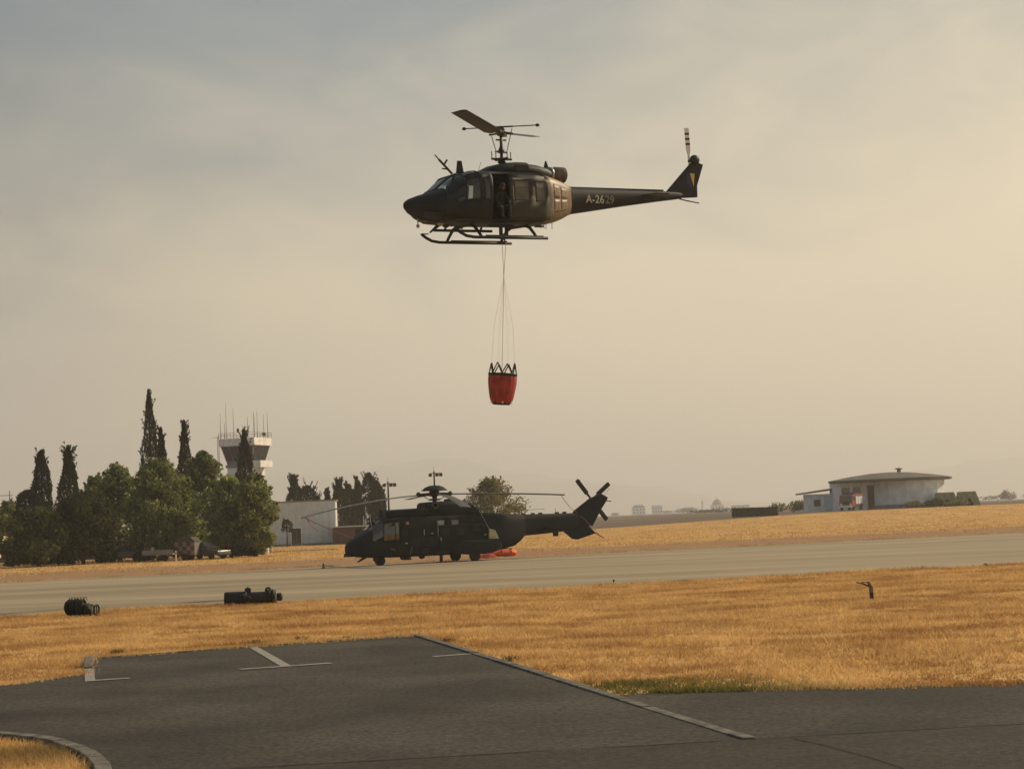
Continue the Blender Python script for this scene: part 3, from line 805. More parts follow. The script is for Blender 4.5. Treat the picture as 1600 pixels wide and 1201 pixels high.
for s_ in (-1, 1): MB().sphere(bc * (1.36 * s_) + Vector((0, 0, 4.20)), (.085, .085, .06), 10, 6).build('bar_weight', M['black'], sbo, smooth=True)
hub = MB(); hub.bar(bd * -.75 + Vector((0, 0, HZ)), bd * .75 + Vector((0, 0, HZ)), .20, .12); hub.lathe([(.14, HZ - .1), (.17, HZ), (.14, HZ + .15), (.05, HZ + .25)], (0, 0, 0), 12)
for s_ in (-1, 1): hub.bar(bd * .15 * s_ + bc * .14 * s_ + Vector((0, 0, HZ)), bd * .05 * s_ + bc * .45 * s_ + Vector((0, 0, HZ - .05)), .06)
hub.build('rotor_hub', M['darkmetal'], hy)
for sgn, az in ((1, 0), (-1, 0)):
    mb = MB(); N = 10; L = 7.3; vs = []
    for i in range(N + 1):
        r_ = .62 + (L - .62) * i / N; tw = R(13 - 7 * i / N) * 1.0; zc = HZ + 0.040 * r_ - 0.066 * r_ * sgn
        ch = .55 if i > 0 else .40
        e = bc * (math.cos(tw) * sgn) + Vector((0, 0, math.sin(tw)))
        nrm = Vector((0, 0, 1))
        for q, t_ in ((-.28, 0.0), (-.14, .035), (.1, .045), (.72, .005), (.72, -.005), (.1, -.03), (-.14, -.028)):
            vs.append(bd * (r_ * sgn) - e * (q * ch) + nrm * t_ + Vector((0, 0, zc)))
    k = 7; fs = [(i * k + j, i * k + (j + 1) % k, (i + 1) * k + (j + 1) % k, (i + 1) * k + j) for i in range(N) for j in range(k)] + [tuple(range(k))[::-1], tuple(N * k + j for j in range(k))]
    mb.add(vs, fs).build('rotor_blade', M['blade'], hy)
# skids
SKY = 1.28
for s_ in (-1, 1):
    pts = [(-2.72, s_ * SKY, .34), (-2.55, s_ * SKY, .22), (-2.30, s_ * SKY, .10), (-1.98, s_ * SKY, .055), (-.4, s_ * SKY, .05), (1.08, s_ * SKY, .05)]
    sk = MB().tube(pts, .055, 10).build('skid', M['olive'], hy, smooth=True)
    MB().box((-2.60, s_ * SKY, .35), (.28, .1, .035)).build('skid_toe', M['olive'], sk)
    MB().tube([(-1.5, s_ * SKY, .115), (.9, s_ * SKY, .115)], .03, 6).build('wear_shoe', M['darkmetal'], sk)
for x_ in (-1.68, .62):
    pts = [(x_, -SKY, .07), (x_, -1.12, .22), (x_, -.80, .47), (x_, -.5, .56), (x_, .5, .56), (x_, .80, .47), (x_, 1.12, .22), (x_, SKY, .07)]
    MB().tube(pts, [.05, .055, .06, .06, .06, .06, .055, .05], 8).build('cross_tube', M['olive'], hy, smooth=True)
for s_ in (-1, 1): MB().tube([(-2.35, s_ * 1.02, .47), (.1, s_ * 1.02, .47)] if s_ == 1 else [(-1.2, s_ * 1.02, .5), (-.2, s_ * 1.02, .5)], .05, 8).build('boarding_step', M['olive'], hy)
for x_ in (-1.9, -.4):
    MB().bar((x_, .9, .62), (x_, 1.02, .47), .06).build('step_bracket', M['olive'], hy)
# cargo hook under the belly
hk = MB(); hk.bar((-.12, 0, .58), (-.12, 0, .25), .1); hk.bar((.12, 0, .58), (.12, 0, .25), .1); hk.box((0, 0, .2), (.3, .14, .2)); hk.tube([(0, 0, .12), (.05, 0, .02), (0, 0, -.06), (-.06, 0, -.02)], .03, 6)
hk.build('cargo_hook', M['black'], hy)
# wire cutters, antennas, lights and other fittings of the nose
wc = MB(); wc.bar((-2.10, .0, 2.43), (-2.62, .0, 2.92), .09, .05); wc.bar((-2.42, 0, 2.74), (-2.28, 0, 2.92), .06, .05); wc.bar((-2.25, 0, 2.58), (-2.5, 0, 2.60), .05, .04); wc.bar((-2.6, 0, 2.9), (-2.78, 0, 3.08), .04, .03)
wc.build('upper_wire_cutter', M['black'], hy)
lw = MB(); lw.prism([(-2.72, .66), (-2.45, .66), (-3.05, .28), (-3.10, .30)], -.02, .02); lw.build('lower_wire_cutter', M['black'], hy)
MB().prism([(-1.92, 2.44), (-1.62, 2.46), (-1.70, 2.90), (-1.86, 2.90)], -.03, .03).build('blade_antenna', M['black'], hy)
MB().tube([(-1.2, -.3, 2.46), (-1.05, -.3, 2.85)], .008, 5).build('whip_antenna', M['darkmetal'], hy)
pt = MB(); pt.tube([(-3.55, 0, .82), (-3.55, 0, .55)], .02, 6); pt.sphere((-3.55, 0, .52), .07, 8, 6); pt.tube([(-3.55, 0, .66), (-2.95, -.2, .72)], .014, 6); pt.build('pitot_and_lamp', M['steel'], hy)
MB().sphere((-2.78, -.25, .62), (.12, .12, .12), 10, 6).build('search_light', M['steel'], hy, smooth=True)
MB().sphere((-2.3, .2, .58), (.14, .12, .09), 10, 6).build('landing_light', M['black'], hy, smooth=True)
for x_, y_ in ((1.75, 0), (1.9, .1), (2.1, 0), (1.55, -.1)): MB().tube([(x_, y_, .75), (x_, y_, .50)], .012, 5).build('drain_mast', M['darkmetal'], hy)
MB().box((1.35, -.3, .56), (.3, .2, .06)).build('belly_antenna', M['black'], hy)
wp = MB(); wp.bar((-2.86, -.25, 1.74), (-2.35, -.4, 2.2), .02); wp.build('wiper', M['black'], hy)
# serial on the boom
serial = []
for SER, smat in (('A-26', 'greypaint'), ('29', 'glarepaint')):
  fc = bpy.data.curves.new('serial_number', 'FONT'); fc.body = SER; fc.size = .42; fc.extrude = .002; fc.align_x = 'LEFT'; fc.space_character = 1.04; fc.offset = 0.006
  fo = bpy.data.objects.new('serial_text', fc); COL.objects.link(fo); bpy.context.view_layer.update()
  sme = bpy.data.meshes.new_from_object(fo.evaluated_get(bpy.context.evaluated_depsgraph_get())); sme.materials.clear()
  bpy.data.objects.remove(fo); serial.append(link('serial_number', sme, M[smat], boom))
xs_, xe_ = 7.45, 9.05
def boom_at(x):
    for a, b in zip(bst[:-1], bst[1:]):
        if a[0] <= x <= b[0]:
            t = (x - a[0]) / (b[0] - a[0]); return [a[k] + (b[k] - a[k]) * t for k in (1, 2, 3)]
z0, zt0, w0 = boom_at(xs_); z1, zt1, w1 = boom_at(xe_)
ex_ = Vector((xe_ - xs_, -(w1 - w0), 0)).normalized(); ez_ = Vector((0, 0, 1)); ny = ex_.cross(ez_)
mt = Matrix((ex_, ez_, ny)).transposed().to_4x4(); mt.translation = Vector((xs_ - HX0, -w0 - .012, 1.47))
serial[0].matrix_local = mt
mt2 = mt.copy(); mt2.translation = mt.translation + ex_ * (max(q.co.x for q in serial[0].data.vertices) + 0.06); serial[1].matrix_local = mt2

# ---------------------------------------------------------------- the crewman in the doorway
def skin_figure(name, joints, edges, radii, root, material, parent=None, sub=2):
    me = bpy.data.meshes.new(name); me.from_pydata(joints, edges, [])
    o = link(name, me, material, parent)
    md = o.modifiers.new('skin', 'SKIN'); md.use_smooth_shade = True
    if not me.skin_vertices: pass
    for i, r_ in enumerate(radii):
        v = me.skin_vertices[0].data[i]; v.radius = (r_, r_) if not isinstance(r_, tuple) else r_; v.use_root = (i == root)
    ss = o.modifiers.new('sub', 'SUBSURF'); ss.levels = sub; ss.render_levels = sub
    return o
M['suit'] = mat('flight_suit', (0.014, 0.015, 0.015), 0.85, var=0.25, scale=6)
M['skinm'] = mat('skin', (0.16, 0.09, 0.065), 0.6)
M['helmet'] = mat('helmet', (0.03, 0.032, 0.03), 0.4)
cw_m = HM @ Matrix.Translation((-.72, -1.02, .72))
cw = thing('person', 'crew member in dark flight suit and helmet sitting in the open helicopter doorway', 'person', cw_m.translation)
cw.rotation_mode = 'QUATERNION'; cw.rotation_quaternion = (cw_m.to_3x3() @ Matrix.Rotation(R(-90), 3, 'Z')).to_quaternion()
# local: facing +x (out of the door), floor of the cabin at z=0
J = [(0, 0, .42), (.04, 0, .62), (.10, 0, .84), (.14, 0, .98), (.17, 0, 1.06), (.18, 0, 1.16),      # pelvis, waist, chest, neck, head base, head
     (.10, .17, .92), (.24, .24, .70), (.40, .14, .56), (.46, .11, .53),
     (.10, -.17, .92), (.20, -.27, .70), (.34, -.24, .50), (.39, -.23, .46),
     (.02, .10, .42), (.42, .14, .44), (.40, .14, .10), (.52, .15, .04),
     (.02, -.10, .42), (.42, -.18, .42), (.44, -.19, .10), (.56, -.20, .04)]
E = [(0, 1), (1, 2), (2, 3), (3, 4), (4, 5), (2, 6), (6, 7), (7, 8), (8, 9), (2, 10), (10, 11), (11, 12), (12, 13), (0, 14), (14, 15), (15, 16), (16, 17), (0, 18), (18, 19), (19, 20), (20, 21)]
RA = [.15, .14, .155, .06, .065, .085, .07, .05, .04, .035, .07, .05, .04, .035, .09, .075, .055, .045, .09, .075, .055, .045]
skin_figure('body', J, E, RA, 0, M['suit'], cw)
face_ = MB(); face_.sphere((.20, 0, 1.15), (.095, .075, .115), 14, 10); face_.sphere((.30, 0, 1.14), (.022, .016, .028), 8, 6); face_.build('face', M['skinm'], cw, smooth=True)
hm = MB(); hm.sphere((.165, 0, 1.195), (.135, .125, .13), 16, 10); hm.sphere((.15, .115, 1.14), (.05, .03, .06), 8, 6); hm.sphere((.15, -.115, 1.14), (.05, .03, .06), 8, 6)
hel = hm.build('helmet', M['helmet'], cw, smooth=True)
MB().sphere((.225, 0, 1.205), (.09, .11, .06), 12, 8).build('visor', M['black'], hel, smooth=True)
for s_, c in ((1, (.46, .11, .53)), (-1, (.39, -.23, .46))):
    Vc = Vector(c); hd = MB(); hd.sphere(Vc + Vector((.03, 0, -.02)), (.045, .022, .05), 8, 6)
    for k in range(4): hd.tube([Vc + Vector((.05, -.03 + .02 * k, -.04)), Vc + Vector((.09, -.033 + .022 * k, -.06)), Vc + Vector((.10, -.03 + .02 * k, -.10 - .008 * (k % 3)))], [.010, .009, .007], 6)
    hd.tube([Vc + Vector((.02, -.03 * s_, -.01)), Vc + Vector((.06, -.06 * s_, -.03))], [.011, .008], 6)
    hd.build('glove', M['black'], cw, smooth=True)

# ---------------------------------------------------------------- the red bucket on its line
hook_w = HM @ Vector((0, 0, 0.0))
bt = P(785.5, 585, HUEY_D)                       # centre of the rim
bk_ = thing('water_bucket', 'red collapsible firefighting water bucket hanging on lines below the hovering helicopter', 'bucket', bt)
bk_.rotation_euler = (R(2), R(5.0), R(8))
binv = (Matrix.Translation(bt) @ Euler(bk_.rotation_euler).to_matrix().to_4x4()).inverted()
prof = [(.50, 0.0), (.515, -.08), (.51, -.3), (.48, -.55), (.43, -.82), (.395, -.95), (.31, -1.07), (.0, -1.08)]
mb = MB(); N = 48; vs = []; fs = []
for i, (r_, z_) in enumerate(prof):
    for j in range(N):
        t = 2 * math.pi * j / N; fold = 1 + .028 * math.cos(12 * t) * min(1, max(0, -z_) * 6) + .01 * math.sin(5 * t + i)
        vs.append((r_ * fold * math.cos(t), r_ * fold * math.sin(t), z_))
fs = [(i * N + j, i * N + (j + 1) % N, (i + 1) * N + (j + 1) % N, (i + 1) * N + j) for i in range(len(prof) - 1) for j in range(N)]
mb.add(vs, fs)
weld(mb.build('bucket_shell', M['red'], bk_, smooth=True, solid=0.015))
MB().lathe([(.485, -.03), (.53, -.05), (.53, .035), (.485, .04), (.47, 0)], (0, 0, 0), 36).build('rim_band', M['strap'], bk_, smooth=True)
for j in range(12):
    t = 2 * math.pi * (j + .5) / 12
    pts = [((r_ * 1.0 + .006) * math.cos(t), (r_ * 1.0 + .006) * math.sin(t), z_) for r_, z_ in prof[1:6]]
    MB().tube(pts, .009, 5).build('batten', M['red'], bk_)
MB().lathe([(.30, -1.10), (.325, -1.09), (.325, -1.05), (.3, -1.04)], (0, 0, 0), 24).build('bottom_ring', M['strap'], bk_)
for j in range(8):
    t = 2 * math.pi * j / 8; MB().box((.36 * math.cos(t), .36 * math.sin(t), -1.03), (.06, .06, .05), (0, 0, t)).build('ballast_pouch', M['strap'] if j % 2 else M['white'], bk_)
apex = []
K = 8
for j in range(K):
    t = 2 * math.pi * (j + .25) / K; a = Vector((.46 * math.cos(t), .46 * math.sin(t), .40 + .03 * math.sin(3 * j)))
    t0, t1 = t - math.pi / K, t + math.pi / K
    q = MB(); q.tube([(.5 * math.cos(t0), .5 * math.sin(t0), .02), a], .022, 6); q.tube([(.5 * math.cos(t1), .5 * math.sin(t1), .02), a], .022, 6)
    q.build('rim_strap', M['strap'], bk_); apex.append(a)
head = binv @ P(787.2, 432, HUEY_D)
for a in apex:
    mid = a.lerp(head, .45) + Vector((a.x, a.y, 0)) * .24
    MB().tube([a, mid, head], .0022, 4).build('suspension_line', M['rope'], bk_)
hw_ = [binv @ (hook_w + Vector((s_ * .07, 0, -.02))) for s_ in (-1, 1)]
for q in hw_: MB().tube([q, q.lerp(head, .5), head], .010, 5).build('lead_line', M['rope'], bk_)
MB().tube([head, Vector((0, 0, -.9))], .010, 5).build('trip_line', M['rope'], bk_)
# ================================================================ the parked helicopter
PUMA_YAW = R(25)
pw = G(594, 883)
PN = 2.05                                        # nose wheel behind the nose
pu = thing('helicopter', 'large blackish transport helicopter parked on wheels at the apron edge with tied-down rotor', 'helicopter', pw, (0, 0, PUMA_YAW))
PHALF = [(0, 0), (.45, 0), (.78, .03), (.93, .11), (.99, .25), (1, .42), (1, .55), (1, .70), (.97, .85), (.88, .94), (.66, .99), (.3, 1.0), (.04, 1.0), (0, 1.0)]
pst = [(0, .80, 1.15, .12), (.12, .70, 1.32, .35), (.35, .60, 1.50, .58), (.75, .52, 1.72, .80), (1.15, .48, 1.93, .92), (1.3, .47, 2.02, .94), (1.95, .45, 2.60, 1.0), (2.1, .44, 2.70, 1.01),
       (2.65, .42, 2.78, 1.03), (2.9, .42, 2.8, 1.03), (3.4, .42, 2.8, 1.03), (4.9, .42, 2.8, 1.03), (5.2, .42, 2.8, 1.03), (5.7, .42, 2.8, 1.03), (6.1, .42, 2.8, 1.03), (6.6, .42, 2.8, 1.03), (8.4, .44, 2.78, 1.02), (9.3, .56, 2.72, .95),
       (10.3, .74, 2.62, .80), (10.7, 1.00, 2.58, .70), (11.0, 1.30, 2.56, .62)]
pop = {'windshield': (5, 6, 6, 12, (0, 1)), 'cockpit_window': (6, 8, 5, 8, (0, 1)), 'cockpit_door_window': (8, 9, 5, 8, (0,)), 'cabin_window': (12, 13, 5, 8, (0, 1)), 'rear_cabin_window': (14, 15, 5, 8, (0, 1))}
skin, panes = hull(pst, PHALF, pop, PN)
weld(skin.build('fuselage', M['puma'], pu, auto=38, solid=0.03))
M['pglass'] = glass_mat('cockpit_glass', (0.35, 0.37, 0.38), 0.3)
for nm, sides in panes.items():
    for sd_, pm in sides.items():
        g = weld(pm.build(nm, M['pglass'], pu, smooth=True)); ring_frame(pm, 0.02).build('window_frame', M['puma'], g)
MB().box((3.6, 0, .62), (8.6, 1.9, .04)).build('cabin_floor', M['interior'], pu)
MB().box((1.6, 0, 1.6), (.05, 1.95, 2.1)).build('cabin_bulkhead', M['interior'], pu)
for s_ in (-1, 1):
    mb = MB(); mb.box((.35, s_ * .5, 1.1), (.5, .5, .15)); mb.box((.6, s_ * .5, 1.55), (.13, .5, .8)); mb.build('crew_seat', M['interior'], pu, bevel=.03)
X = lambda x: x - PN
for (xa, xb, za, zb) in ((3.55, 4.15, 1.05, 1.45), (4.25, 4.95, 1.0, 1.5), (3.5, 3.95, 2.05, 2.3), (4.2, 4.75, .62, .88), (7.45, 7.95, 1.7, 2.1), (8.05, 8.3, 1.95, 2.25), (3.05, 3.4, 1.6, 2.0), (7.4, 7.7, 2.3, 2.55)):
    MB().box((X((xa + xb) / 2), -1.036, (za + zb) / 2), (xb - xa, .02, zb - za)).build('access_panel', M['panelpaint'], pu, bevel=.008)
for x_, z_ in ((4.9, 1.7), (8.2, 1.5), (3.3, 1.2)): MB().box((X(x_), -1.05, z_), (.14, .02, .05)).build('stencil_mark', M['greypaint'], pu)
# big sliding cabin door with rails and handle
dr = MB().box((X(6.25), -1.052, 1.35), (1.9, .03, 1.5)).build('cabin_door', M['puma'], pu, bevel=.02)
MB().box((X(5.75), -1.075, 1.75), (.42, .02, .42)).build('door_window', M['black'], dr, bevel=.03)
MB().box((X(6.65), -1.075, 1.75), (.42, .02, .42)).build('door_window', M['black'], dr, bevel=.03)
MB().bar((X(5.1), -1.06, 2.12), (X(8.2), -1.06, 2.12), .05).build('door_rail', M['darkmetal'], pu)
MB().bar((X(5.1), -1.06, .6), (X(8.2), -1.06, .6), .05).build('door_rail', M['darkmetal'], pu)
MB().box((X(5.42), -1.08, 1.35), (.05, .03, .2)).build('door_handle', M['steel'], dr)
# engine intakes, doghouse and exhausts
ist = [(2.30, 2.68, 2.94, .55), (2.38, 2.66, 3.06, .78), (2.6, 2.66, 3.13, .84), (4.0, 2.64, 3.16, .86), (4.85, 2.64, 3.18, .86)]
k_, _ = hull(ist, PHALF, {}, PN); weld(k_.build('engine_intakes', M['puma'], pu, auto=38))
for s_ in (-1, 1): MB().lathe([(.24, 0), (.26, .02), (.26, .08), (.2, .09), (.05, .1)], (X(2.26), s_ * .42, 2.94), 16, Matrix.Rotation(R(90), 3, 'Y')).build('intake_screen', M['black'], pu)
gst = [(4.70, 2.66, 3.42, .70), (4.78, 2.66, 3.48, .78), (5.5, 2.66, 3.52, .82), (6.3, 2.66, 3.52, .84), (7.1, 2.66, 3.42, .84), (7.7, 2.66, 3.22, .80), (8.1, 2.64, 2.98, .70), (8.3, 2.62, 2.76, .5)]
k_, _ = hull(gst, PHALF, {}, PN); weld(k_.build('gearbox_cowling', M['puma'], pu, auto=38))
MB().box((X(6.45), 0, 3.57), (.45, .5, .14)).build('cooling_vent', M['puma'], pu, bevel=.03)
for s_ in (-1, 1):
    e_ = MB().lathe([(.16, 0), (.2, .1), (.21, .42), (.15, .42), (.13, .2), (.02, .18)], (X(5.1), s_ * .80, 3.10), 14, Matrix.Rotation(R(62 if s_ < 0 else -62), 3, 'X'))
    e_.build('exhaust_pipe', M['black'], pu, auto=40)
# sponsons with the main gear
for s_ in (-1, 1):
    sst_ = [(6.05, .62, .95, .10), (6.3, .48, 1.12, .30), (6.9, .40, 1.22, .40), (8.0, .40, 1.24, .42), (8.5, .46, 1.20, .38), (9.1, .62, 1.02, .18)]
    k_, _ = hull(sst_, PHALF, {}, PN); k_.v = [(a, b + s_ * 1.22, c) for a, b, c in k_.v]
    weld(k_.build('sponson', M['puma'], pu, auto=38))
M['sunlit_pale'] = mat('pale_sunlit_panel', (0.50, 0.46, 0.26), 0.6, var=0.15, scale=5)  # sun on the sponson's rear fairing, put into the pale colour
MB().prism([(X(8.38), 1.24), (X(9.02), 1.22), (X(8.80), 1.72), (X(8.42), 1.84)], -1.20, -1.06).build('fairing_panel', M['sunlit_pale'], pu, bevel=.02)
def wheel(parent, c, r_, w_):
    t = MB().lathe([(r_ * .62, -w_ * .5), (r_ * .9, -w_ * .5), (r_, -w_ * .3), (r_, w_ * .3), (r_ * .9, w_ * .5), (r_ * .62, w_ * .5)], c, 22, Matrix.Rotation(R(90), 3, 'X')).build('wheel', M['rubber'], parent, auto=35)
    q = MB(); q.lathe([(r_ * .63, -w_ * .40), (r_ * .5, -w_ * .46), (r_ * .25, -w_ * .35), (r_ * .2, -w_ * .5), (r_ * .2, w_ * .5), (r_ * .25, w_ * .35), (r_ * .5, w_ * .46), (r_ * .63, w_ * .40)], c, 16, Matrix.Rotation(R(90), 3, 'X'))
    q.build('rim', M['steel'], t)
for s_ in (-1, 1):
    for dx in (0,):
        wheel(pu, (5.28, s_ * 1.42, .33), .33, .22)
    lg = MB(); lg.tube([(5.28, s_ * 1.2, .33), (5.28, s_ * 1.2, .9)], .06, 8); lg.tube([(5.28, s_ * 1.42, .33), (5.28, s_ * 1.15, .33)], .045, 8); lg.bar((5.28, s_ * 1.2, .40), (4.85, s_ * 1.2, .85), .06)
    lg.build('main_gear_leg', M['darkmetal'], pu)
    wheel(pu, (0, s_ * .14, .26), .26, .14)
ng = MB(); ng.tube([(0, 0, .26), (0, 0, .7)], .055, 8); ng.tube([(0, -.2, .26), (0, .2, .26)], .03, 6); ng.bar((0, 0, .36), (-.35, 0, .6), .05); ng.build('nose_gear_leg', M['darkmetal'], pu)
# belly fittings
MB().prism([(X(1.0), .50), (X(1.35), .50), (X(.72), .22), (X(.66), .26)], -.02, .02).build('lower_wire_cutter', M['black'], pu)
MB().prism([(X(1.45), 2.20), (X(1.75), 2.45), (X(1.6), 2.72), (X(1.52), 2.70)], -.02, .02).build('upper_wire_cutter', M['black'], pu)
MB().box((X(.18), 0, .66), (.5, .35, .2)).build('nose_sensor', M['black'], pu, bevel=.04)
MB().box((X(1.62), -.4, .36), (.22, .2, .2)).build('landing_light', M['black'], pu, bevel=.03)
for x_, s_ in ((3.6, .24), (4.5, .2), (3.3, .14)): MB().sphere((X(x_), -.3, .40), (s_, .14, .15), 10, 6).build('belly_fairing', M['black'], pu, smooth=True)
st2 = MB(); st2.bar((X(3.1), -1.04, .5), (X(3.1), -1.12, .28), .03); st2.bar((X(3.5), -1.04, .5), (X(3.5), -1.12, .28), .03); st2.bar((X(3.05), -1.12, .28), (X(3.55), -1.12, .28), .05); st2.build('boarding_step', M['darkmetal'], pu)
MB().tube([(X(3.5), -1.06, .55), (X(3.62), -1.08, 1.0)], .012, 5).build('grab_rail', M['steel'], pu)
MB().tube([(X(4.4), -1.05, 1.62), (X(4.4), -1.05, 1.95)], .025, 6).build('grab_rail', M['steel'], pu)
MB().sphere((X(3.4), -1.02, 2.32), (.12, .05, .09), 10, 6).build('formation_light', M['tierope'], pu)
MB().tube([(X(1.5), -.3, 2.2), (X(1.42), -.3, 2.95)], .016, 5).build('whip_antenna', M['white'], pu)
# tail boom, pylon and ventral fin
tst = [(10.85, 1.30, 2.58, .60), (12.0, 1.36, 2.56, .48), (13.0, 1.42, 2.55, .38), (14.2, 1.50, 2.54, .28), (14.9, 1.60, 2.52, .18)]
k_, _ = hull(tst, PHALF, {}, PN); pb = weld(k_.build('tail_boom', M['puma'], pu, auto=38))
for x_ in (11.2, 11.8, 12.3, 13.4, 13.9): MB().box((X(x_), 0, 2.59), (.22, .16, .10)).build('shaft_fairing', M['puma'], pb, bevel=.02)
MB().tube([(X(11.3), 0, 2.6), (X(11.3), 0, 2.85)], .015, 5).build('antenna_post', M['darkmetal'], pb)
MB().tube([(X(11.3), 0, 2.82), (X(12.6), 0, 2.84)], .010, 5).build('wire_antenna', M['darkmetal'], pb)
MB().tube([(X(13.3), 0, 2.56), (X(13.3), 0, 2.86)], .012, 5).build('antenna_post', M['darkmetal'], pb)
MB().prism([(X(13.75), 1.50), (X(14.35), 1.00), (X(14.7), .94), (X(15.95), 1.28), (X(15.3), 1.9), (X(14.6), 2.45), (X(14.0), 2.4)], -.09, .09).build('ventral_fin', M['puma'], pu, bevel=.04)
MB().prism([(X(14.45), 2.50), (X(14.55), 2.66), (X(15.65), 3.38), (X(16.4), 3.64), (X(16.85), 3.40), (X(16.75), 3.2), (X(16.35), 2.68), (X(15.72), 1.70), (X(15.2), 1.80)], -.13, .13).build('tail_pylon', M['puma'], pu, bevel=.05)
MB().tube([(X(16.7), 0, 3.2), (X(17.1), 0, 3.16)], .03, 6).build('tail_light', M['black'], pu)
MB().tube([(X(16.6), 0, 3.5), (X(17.05), 0, 3.95)], .008, 5).build('whip_antenna', M['darkmetal'], pu)
MB().box((X(12.5), -.85, 1.72), (.6, 1.4, .07)).build('horizontal_stabiliser', M['puma'], pu, bevel=.03)
MB().box((X(12.5), -1.55, 1.50), (.36, .06, .55)).build('stabiliser_end_plate', M['puma'], pu, bevel=.02)
trc = Vector((X(16.0), .42, 3.28))
MB().tube([(X(16.0), .1, 3.28), (X(16.0), .5, 3.28)], .12, 12).build('tail_rotor_hub', M['darkmetal'], pu)
for ang in (128, 38, -52, 218):
    d = Vector((math.cos(R(ang)), 0, math.sin(R(ang)))); c = Vector((-d.z, 0, d.x)); vs = []
    for r_, w_ in ((.1, .10), (.5, .14), (.52, .27), (1.5, .27), (1.57, .20)):
        for a in (-1, 1):
            for b in (-1, 1): vs.append(trc + d * r_ + c * (a * w_ / 2) + Vector((0, b * .025, 0)))
    fs = [(0, 1, 3, 2), (16, 18, 19, 17)]
    for i in range(4):
        o_ = i * 4; fs += [(o_, o_ + 4, o_ + 5, o_ + 1), (o_ + 2, o_ + 3, o_ + 7, o_ + 6), (o_, o_ + 2, o_ + 6, o_ + 4), (o_ + 1, o_ + 5, o_ + 7, o_ + 3)]
    MB().add(vs, fs).build('tail_rotor_blade', M['black'], pu)
# main rotor head and four drooping, tied-down blades
PH = Vector((X(5.55), 0, 3.96))
MB().tube([(PH.x, 0, 3.4), (PH.x, 0, 4.04)], .13, 12).build('mast', M['darkmetal'], pu, smooth=True)
MB().lathe([(.78, 4.14), (.74, 4.18), (.55, 4.34), (.28, 4.44), (.0, 4.46)], (PH.x, 0, 0), 24).build('hub_cap', M['puma'], pu, smooth=True, solid=0.03)
hb_ = MB(); hb_.lathe([(.3, 3.84), (.34, 3.94), (.3, 4.10), (.2, 4.16)], (PH.x, 0, 0), 14); hb_.lathe([(.30, 3.58), (.34, 3.60), (.34, 3.66), (.3, 3.68)], (PH.x, 0, 0), 16)
for k in range(4):
    t = R(16 + 90 * k) - PUMA_YAW; e = Vector((math.cos(t), math.sin(t), 0)); hb_.bar(PH + e * .2, PH + e * 1.0 + Vector((0, 0, -.04)), .2, .16); hb_.tube([(PH + e * .32 + Vector((0, 0, -.35))), PH + e * .75 + Vector((.05, .1, -.05))], .025, 6)
    hb_.sphere(PH + e * .95, .14, 8, 6)
hb_.build('rotor_hub', M['darkmetal'], pu)
tips = {}
for k, (wang, droop) in enumerate(((14, .30), (104, .10), (196, 1.05), (-76, .85))):
    t = R(wang) - PUMA_YAW; e = Vector((math.cos(t), math.sin(t), 0)); c = Vector((-e.y, e.x, 0)); N = 12; vs = []
    for i in range(N + 1):
        r_ = .95 + 6.85 * i / N; z_ = PH.z - .04 - droop * (r_ / 7.8) ** 1.8; ch = .60 if i > 1 else (.22, .4)[i]
        for q, th in ((-.3, 0), (-.1, .04), (.7, .004), (.7, -.004), (-.1, -.035)): vs.append(Vector((PH.x, 0, z_)) + e * r_ + c * (q * ch) + Vector((0, 0, th - .06 * q * ch)))
    kk = 5; fs = [(i * kk + j, i * kk + (j + 1) % kk, (i + 1) * kk + (j + 1) % kk, (i + 1) * kk + j) for i in range(N) for j in range(kk)] + [tuple(range(kk))[::-1], tuple(N * kk + j for j in range(kk))]
    MB().add(vs, fs).build('rotor_blade', M['lightblade'], pu, auto=40)
    tips[k] = Vector((PH.x, 0, PH.z - .04 - droop)) + e * 7.6
def rope(a, b, sag, r_=.018, m='tierope'):
    a, b = Vector(a), Vector(b); pts = [a.lerp(b, i / 8) + Vector((0, 0, -sag * 4 * (i / 8) * (1 - i / 8))) for i in range(9)]
    return MB().tube(pts, r_, 5).build('tie_down_rope', M[m], pu)
rope(tips[0], (X(14.6), -.1, 2.62), .12); rope((X(14.6), -.12, 2.62), (X(16.15), -.12, 1.15), -.05)
rope(tips[2], (X(2.6), -1.08, .85), .18, .022); rope(tips[2] + Vector((.1, 0, 0)), tips[2] + Vector((.75, -.1, -.75)), .1, .03)
nb = tips[3].lerp(PH, .35); nb.z = PH.z - .04 - .85 * (.65 * 7.6 / 7.8) ** 1.8 * 1.0 + .35
rope((X(7.9), -1.0, 2.9), (X(8.6), -1.07, 1.5), -.02, .014, 'rope')
MB().bar((X(15.9), -.02, 1.30), (X(16.45), -.02, .98), .06).build('tail_skid', M['tierope'], pu)

# ---------------------------------------------------------------- wheel chock, cone and the red gear on the ground
def ring_tube(mb, c, r_, tr, M3, n=20, k=6):
    vs = []
    for i in range(n):
        a = 2 * math.pi * i / n
        for j in range(k):
            b = 2 * math.pi * j / k; q = Vector(((r_ + tr * math.cos(b)) * math.cos(a), (r_ + tr * math.cos(b)) * math.sin(a), tr * math.sin(b))); vs.append(M3 @ q + Vector(c))
    mb.add(vs, [(i * k + j, ((i + 1) % n) * k + j, ((i + 1) % n) * k + (j + 1) % k, i * k + (j + 1) % k) for i in range(n) for j in range(k)])
ob = G(781, 869); ob.z = 0
o_ = thing('folded_bucket', 'orange-red folded water bucket lying on the ground under the parked helicopter tail', 'bucket', ob, (0, 0, R(6)))
mb = MB(); N = 20; vs = []; pr = [(-.95, .26), (-.9, .36), (-.3, .40), (.4, .42), (.85, .36), (.95, .2)]
